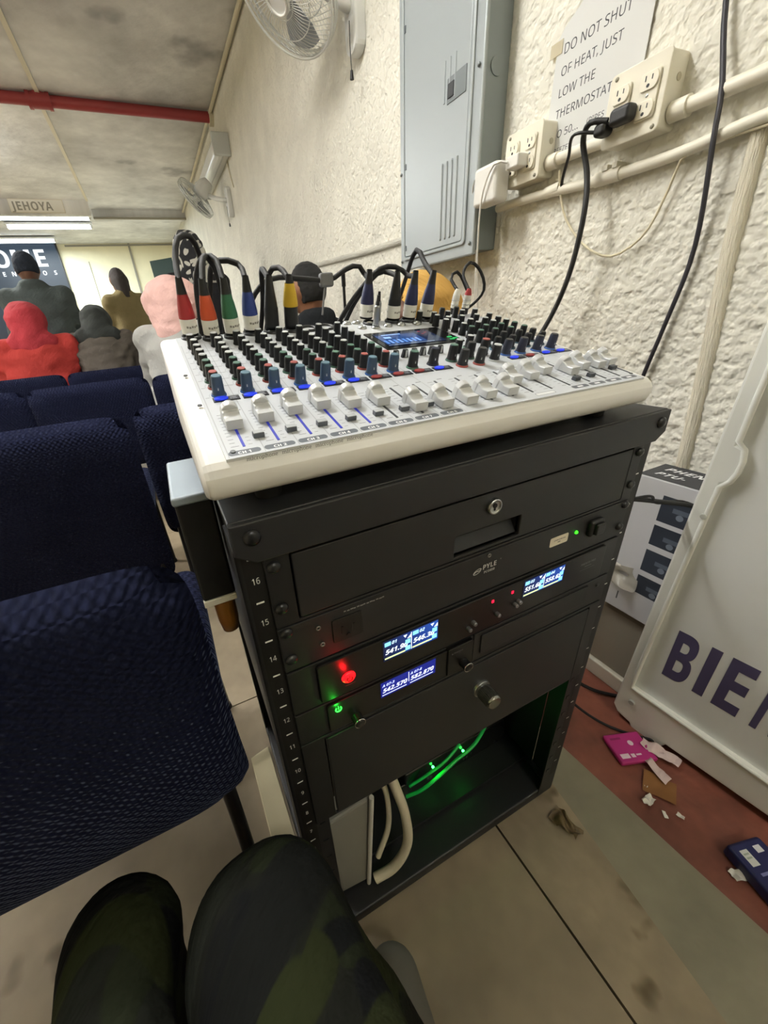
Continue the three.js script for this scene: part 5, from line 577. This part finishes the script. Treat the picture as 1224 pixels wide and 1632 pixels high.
// ---------------------------------------------------------------- the plastic welcome sign and the things around it
{
  const t = thing('folding_sign', 'white plastic standing sign with large dark letters leaning by the wall', 'sign', [0.562, 0.012, 0], null, 0);
  t.rotation.y = 0.1; const wp = std(0xe9eae3, 0.36), Zs = (y) => -0.062 + y * 0.021, W1 = 0.64, H1 = 1.06;   // local: face looks along -x, z along the bottom edge
  const F = (pts, d, x, b = 0, holes = []) => plate(pts, d, b, holes).rotateY(-Math.PI / 2).translate(x, 0, 0);   // xy outline -> (z, y), thickness towards -x
  part(t, 'panel', F([[Zs(0.05) + 0.01, 0.05], [W1 - 0.01, 0.05], [W1 - 0.01, H1 - 0.02], [Zs(H1) + 0.01, H1 - 0.02]], 0.02, 0.028), std(0xe4e6e4, 0.34));
  const outer = [[Zs(0) + 0.012, 0.012], [-0.02, 0.004], [-0.014, -0.008], [0.045, -0.008], [0.055, 0.014], [W1 - 0.08, 0.03], [W1, 0.03], [W1, H1], [Zs(H1) + 0.02, H1], [Zs(H1), H1 - 0.02], [Zs(0.03), 0.03]];
  const inner = [[Zs(0.1) + 0.022, 0.112], [W1 - 0.03, 0.082], [W1 - 0.03, H1 - 0.045], [Zs(H1) + 0.026, H1 - 0.045], [Zs(0.73) + 0.025, 0.715], [Zs(0.72) + 0.036, 0.71], [Zs(0.7) + 0.04, 0.695], [Zs(0.67) + 0.04, 0.665], [Zs(0.66) + 0.035, 0.652], [Zs(0.65) + 0.025, 0.645]];
  part(t, 'frame', F(outer, 0.034, 0.03, 0.004, [inner]), wp);
  const rim = inner.map((p) => [-0.004, p[1], p[0]]); part(t, 'rim_bead', new THREE.TubeGeometry(new THREE.CatmullRomCurve3(rim.map((p) => V(...p)), true, 'catmullrom', 0.02), 160, 0.0045, 8, true), wp);
  part(t, 'peg', [cyl(0.007, 0.006, 0.006, 0, 0, 0, 16).rotateZ(Math.PI / 2).translate(-0.003, 0.07, -0.028), cyl(0.006, 0.005, 0.006, 0, 0, 0, 16).rotateZ(Math.PI / 2).translate(-0.003, 0.58, -0.028)], std(0xb9bab2, 0.5));
  part(t, 'foot', [span(0.0, 0.03, -0.011, 0.0, -0.01, 0.04, 0.003), span(0.0, 0.03, -0.011, 0.032, W1 - 0.06, W1 - 0.01, 0.003)], wp);
  print(t, 'letters', 0.6, 0.13, 1900, (x, W, H) => { x.clearRect(0, 0, W, H); x.fillStyle = '#4b4466'; x.font = 'bold ' + Math.round(H * 1.36) + 'px sans-serif'; let c = 0; const wd = { I: 0.4 }; for (const ch of 'BIENVENIDOS') { const w = (wd[ch] ?? 1) * W / 9.9, m = x.measureText(ch).width; x.save(); x.translate(c, H * 0.985); x.scale(w * 0.84 / m, 1); if (ch === 'I') x.fillRect(0, -H * 0.98, m * 0.85, H * 0.98); else { x.fillText(ch, 0, 0); x.lineWidth = 9; x.strokeStyle = '#4b4466'; x.strokeText(ch, 0, 0); } x.restore(); c += w; } }, { clear: true, pos: [0.0074, 0.252, 0.292], rot: [0, -Math.PI / 2, 0] });
}
{
  const x0 = 0.612, x1 = 0.71, y0 = 0.26, y1 = 0.612, z0 = -0.182, z1 = 0.015, t = thing('product_box', 'white and black printed product box between the rack and the plastic sign', 'box', [(x0 + x1) / 2, y0, (z0 + z1) / 2]);
  wpart(t, 'carton', span(x0, x1, y0, y1, z0, z1, 0.002), std(0xd5d5d6, 0.45));
  const tp = print(t, 'top_print', x1 - x0 - 0.002, z1 - z0 - 0.002, 420, (x, W, H) => { x.fillStyle = '#38393d'; x.fillRect(0, 0, W, H); x.fillStyle = '#eeeeee'; x.save(); x.translate(W * 0.86, 60); x.rotate(Math.PI / 2); x.font = 'italic bold 120px sans-serif'; x.fillText('PHENYX', 10, 110); x.font = 'italic bold 110px sans-serif'; x.fillText('PTU-', 10, 260); x.restore(); }, { rot: [-Math.PI / 2, 0, 0], pos: [0, y1 - y0 + 0.0006, 0] }); void tp;
  print(t, 'side_print', z1 - z0 - 0.004, y1 - y0 - 0.004, 512, (x, W, H) => { x.fillStyle = '#cfcfd1'; x.fillRect(0, 0, W, H); const P = [[0.08, 0.25], [0.28, 0.42], [0.46, 0.62], [0.66, 0.8]]; for (const [a, b] of P) { x.fillStyle = '#2f3540'; x.fillRect(W * 0.3, H * a, W * 0.66, H * (b - a)); x.fillStyle = '#5b6470'; x.fillRect(W * 0.42, H * (a + 0.06), W * 0.3, H * 0.03); x.fillStyle = '#767f8a'; x.beginPath(); x.arc(W * 0.5, H * (a + 0.11), 18, 0, 7); x.fill(); } x.fillStyle = '#55585c'; x.fillRect(W * 0.14, H * 0.86, 8, 60); }, { rot: [0, -Math.PI / 2, 0], pos: [-(x1 - x0) / 2 - 0.0006, (y1 - y0) / 2, 0] });
  const c = thing('plain_carton', 'plain grey carton standing under the printed product box', 'box', [0.665, 0.055, -0.075]); wpart(c, 'carton', span(0.63, 0.712, 0.055, 0.26, -0.185, 0.025, 0.003), std(0x9a9385, 0.75)); wpart(c, 'flap', span(0.629, 0.6305, 0.235, 0.262, -0.18, -0.02), std(0x8a8375, 0.8));
}
function crumple(w, h, d, amp, f, s) { const g = new THREE.PlaneGeometry(w, d, 14, 12).rotateX(-Math.PI / 2), p = g.attributes.position; for (let i = 0; i < p.count; i++) { const x = p.getX(i), z = p.getZ(i); p.setXYZ(i, x + amp * 0.5 * noise.noise(x * f, z * f, s + 3), h + amp * Math.abs(noise.noise(x * f, z * f, s)) * 1.6, z + amp * 0.5 * noise.noise(x * f, z * f, s + 7)); } g.computeVertexNormals(); return g; }
const FL = 0.0085;
solo('plastic_bag', [crumple(0.05, 0, 0.16, 0.03, 26, 3).rotateZ(1.25).translate(0.615, 0.36, -0.2), crumple(0.06, 0, 0.1, 0.03, 22, 9).rotateZ(1.1).rotateY(0.4).translate(0.6, 0.3, -0.23)], new THREE.MeshPhysicalMaterial({ color: 0xeae6da, roughness: 0.25, transmission: 0.55, thickness: 0, side: THREE.DoubleSide }), 'crumpled clear plastic bag hanging beside the product box', 'bag');
solo('black_cable', [tube([[0.262, 0.685, -0.05], [0.33, 0.675, -0.06], [0.42, 0.645, -0.07], [0.49, 0.62, -0.075], [0.56, 0.6, -0.06], [0.605, 0.59, -0.02], [0.66, 0.63, 0.04]], 0.0045, 50, 8), tube([[0.262, 0.68, -0.055], [0.34, 0.662, -0.065], [0.43, 0.652, -0.062], [0.5, 0.612, -0.08], [0.57, 0.6, -0.07], [0.602, 0.58, -0.03]], 0.0025, 40, 6)], M.rubber, 'twisted black cable running from the rack across to the product box', 'cable');
solo('black_cable', tube([[0.27, 0.3, -0.25], [0.4, 0.2, -0.24], [0.5, 0.07, -0.18], [0.56, 0.02, -0.12], [0.62, 0.014, -0.06], [0.69, 0.014, 0.05]], 0.0045, 50, 8), M.rubber, 'black cable lying on the red floor behind the sign', 'cable');
solo('black_cable', tube([[0.27, 0.34, -0.22], [0.36, 0.2, -0.18], [0.45, 0.06, -0.1], [0.5, 0.018, -0.04], [0.56, 0.013, 0.03], [0.66, 0.013, 0.12]], 0.0032, 50, 8), M.rubber, 'thin black cable curving down from the rack to the red floor', 'cable');
{ const t = thing('snack_packet', 'magenta cardboard packet with torn pale flaps on the red floor', 'packet', [0.495, FL, 0.02], null, -0.35);
  const g = new RoundedBoxGeometry(0.085, 0.012, 0.066, 3, 0.004).translate(0, 0.007, 0); part(t, 'packet', g, std(0xb32a78, 0.45));
  print(t, 'packet_print', 0.078, 0.058, 256, (x, W, H) => { x.fillStyle = '#b52b7c'; x.fillRect(0, 0, W, H); x.fillStyle = '#ead7e0'; x.fillRect(12, H - 50, 66, 34); x.fillRect(90, H - 44, 30, 26); x.fillRect(130, H - 40, 40, 12); x.beginPath(); x.arc(150, 70, 20, 0, 7); x.fill(); x.fillStyle = '#8f1d60'; x.fillRect(20, 20, 80, 16); }, { rot: [-Math.PI / 2, 0, 0], pos: [0, 0.0136, 0] });
  part(t, 'torn_flap', [crumple(0.026, 0.012, 0.07, 0.01, 40, 2).rotateY(0.7).translate(0.055, 0, 0.02), crumple(0.02, 0.008, 0.05, 0.012, 40, 5).rotateY(0.2).translate(0.022, 0, 0.052)], std(0xd9c3c0, 0.7, 0, { side: THREE.DoubleSide }), 'torn pale flap'); }
{ const t = thing('snack_packet', 'navy blue packet with white label patches near the edge of the red floor', 'packet', [0.475, FL, 0.275], null, -0.25);
  part(t, 'packet', new RoundedBoxGeometry(0.07, 0.028, 0.11, 3, 0.006).translate(0, 0.015, 0), std(0x1d2252, 0.4));
  print(t, 'packet_print', 0.062, 0.1, 200, (x, W, H) => { x.fillStyle = '#1e2356'; x.fillRect(0, 0, W, H); x.fillStyle = '#d9dcd6'; x.fillRect(24, 24, 50, 76); x.fillStyle = '#a9b4a4'; x.fillRect(32, 40, 34, 8); x.fillRect(32, 58, 34, 8); x.fillStyle = '#e9e9ec'; x.fillRect(120, 20, 44, 34); x.fillRect(110, 150, 60, 70); x.fillStyle = '#8a8fbf'; x.fillRect(30, 130, 60, 14); }, { rot: [-Math.PI / 2, 0, 0], pos: [0, 0.0296, 0] });
  part(t, 'torn_corner', crumple(0.05, 0.004, 0.03, 0.012, 40, 8).translate(-0.02, 0, 0.062), std(0xb9a9b4, 0.6, 0, { side: THREE.DoubleSide })); }
[[0.426, 0.103, 0.026, 'larger white paper scrap on the red floor'], [0.428, 0.133, 0.012, 'tiny white paper scrap nearest the ramp'], [0.452, 0.148, 0.014, 'tiny white paper scrap toward the navy packet'], [0.441, 0.245, 0.024, 'pale paper scrap beside the navy packet'], [0.452, 0.083, 0.009, 'smallest white crumb above the larger scrap']].forEach(([x, z, s, l], i) => solo('paper_scrap', crumple(s, 0, s * 0.6, s * 0.3, 80, i * 4).rotateY(i * 0.9).translate(x, FL + 0.002, z), std(0xe6e2d8, 0.7, 0, { side: THREE.DoubleSide }), l, 'scrap', 'paper scraps'));
solo('brown_wrapper', crumple(0.03, 0, 0.055, 0.018, 45, 6).rotateY(0.2).translate(0.245, 0.003, 0.055), std(0x6b5a3c, 0.5, 0, { side: THREE.DoubleSide }), 'crushed brown wrapper on the boards at the foot of the ramp', 'wrapper');
solo('yellow_leaflet', crumple(0.05, 0, 0.055, 0.004, 20, 12).rotateY(0.5).translate(0.472, FL + 0.001, 0.098), std(0x8c6034, 0.6, 0, { side: THREE.DoubleSide }), 'ochre paper sheet lying between the magenta packet and the scraps', 'paper');
{ const t = thing('floor_pad', 'cream plank lying on the floor between the chair and the rack', 'plank', [-0.28, 0, -0.23]); part(t, 'plank', plate([[-0.03, -0.15], [0.016, -0.17], [0.012, 0.15], [-0.034, 0.14]], 0.018, 0.002).rotateX(-Math.PI / 2), std(0xcfc5a2, 0.8)); }

// ---------------------------------------------------------------- the stage end
{ const t = thing('music_stand', 'small dark music stand beside the pink headscarf', 'music stand', [-0.067, 0, -3.35]); part(t, 'desk', plate([[-0.085, -0.07], [0.075, -0.07], [0.085, 0.07], [-0.075, 0.065]], 0.012, 0.002).rotateX(-0.3).rotateZ(0.1).translate(0, 1.39, 0), std(0x23403d, 0.5)); part(t, 'pole', cyl(0.012, 0.009, 1.3, 0, 0, 0, 12), M.black); part(t, 'foot', [0, 1, 2].map((i) => rod([0, 0.12, 0], [0.2 * Math.cos(i * 2.1), 0.008, 0.2 * Math.sin(i * 2.1)], 0.008, 8)), M.black); }
{ const t = thing('projection_screen', 'large dark screen reading welcome at the stage end', 'screen', [-3.18, 0.9, -10.3]);
  part(t, 'frame', box(3.3, 1.95, 0.04, 0, 0.9, -0.02, 0.01), M.black);
  print(t, 'picture', 3.24, 1.84, 1024, (x, W, H) => { const g = x.createLinearGradient(0, 0, 0, H); g.addColorStop(0, '#2c3a48'); g.addColorStop(1, '#20262e'); x.fillStyle = g; x.fillRect(0, 0, W, H); x.fillStyle = '#f4f9fc'; x.textAlign = 'right'; x.font = 'bold 128px sans-serif'; x.save(); x.translate(W - 62, 126); x.scale(640 / x.measureText('WELCOME').width, 1); x.fillText('WELCOME', 0, 0); x.restore(); x.font = 'bold 34px sans-serif'; [...'BIENVENIDOS'].reverse().forEach((c, i) => x.fillText(c, W - 36 - i * 54, 172)); }, { emit: 1.0, base: 0x0a0c10, pos: [0, 0.9, 0.0025] }); }
{ const t = thing('beam_lettering', 'grey letters fixed on the beam above the stage lamps', 'sign', [-1.24, 2.56, -7.293]); print(t, 'board', 0.62, 0.14, 620, (x, W, H) => { x.fillStyle = '#dcd9d0'; x.fillRect(0, 0, W, H); x.fillStyle = '#8b887e'; x.font = 'bold 132px sans-serif'; x.save(); x.scale(0.98, 1); x.fillText('JEHOYA', 24, 118); x.restore(); }, { pos: [0, 0.075, 0.004] }); part(t, 'backing', box(0.63, 0.15, 0.006, 0, 0.075, 0)  , M.trim); }

scene.traverse((o) => { if (o.isLight && o.shadow && !o.isRectAreaLight) o.castShadow = true; });
renderer.render(scene, camera);
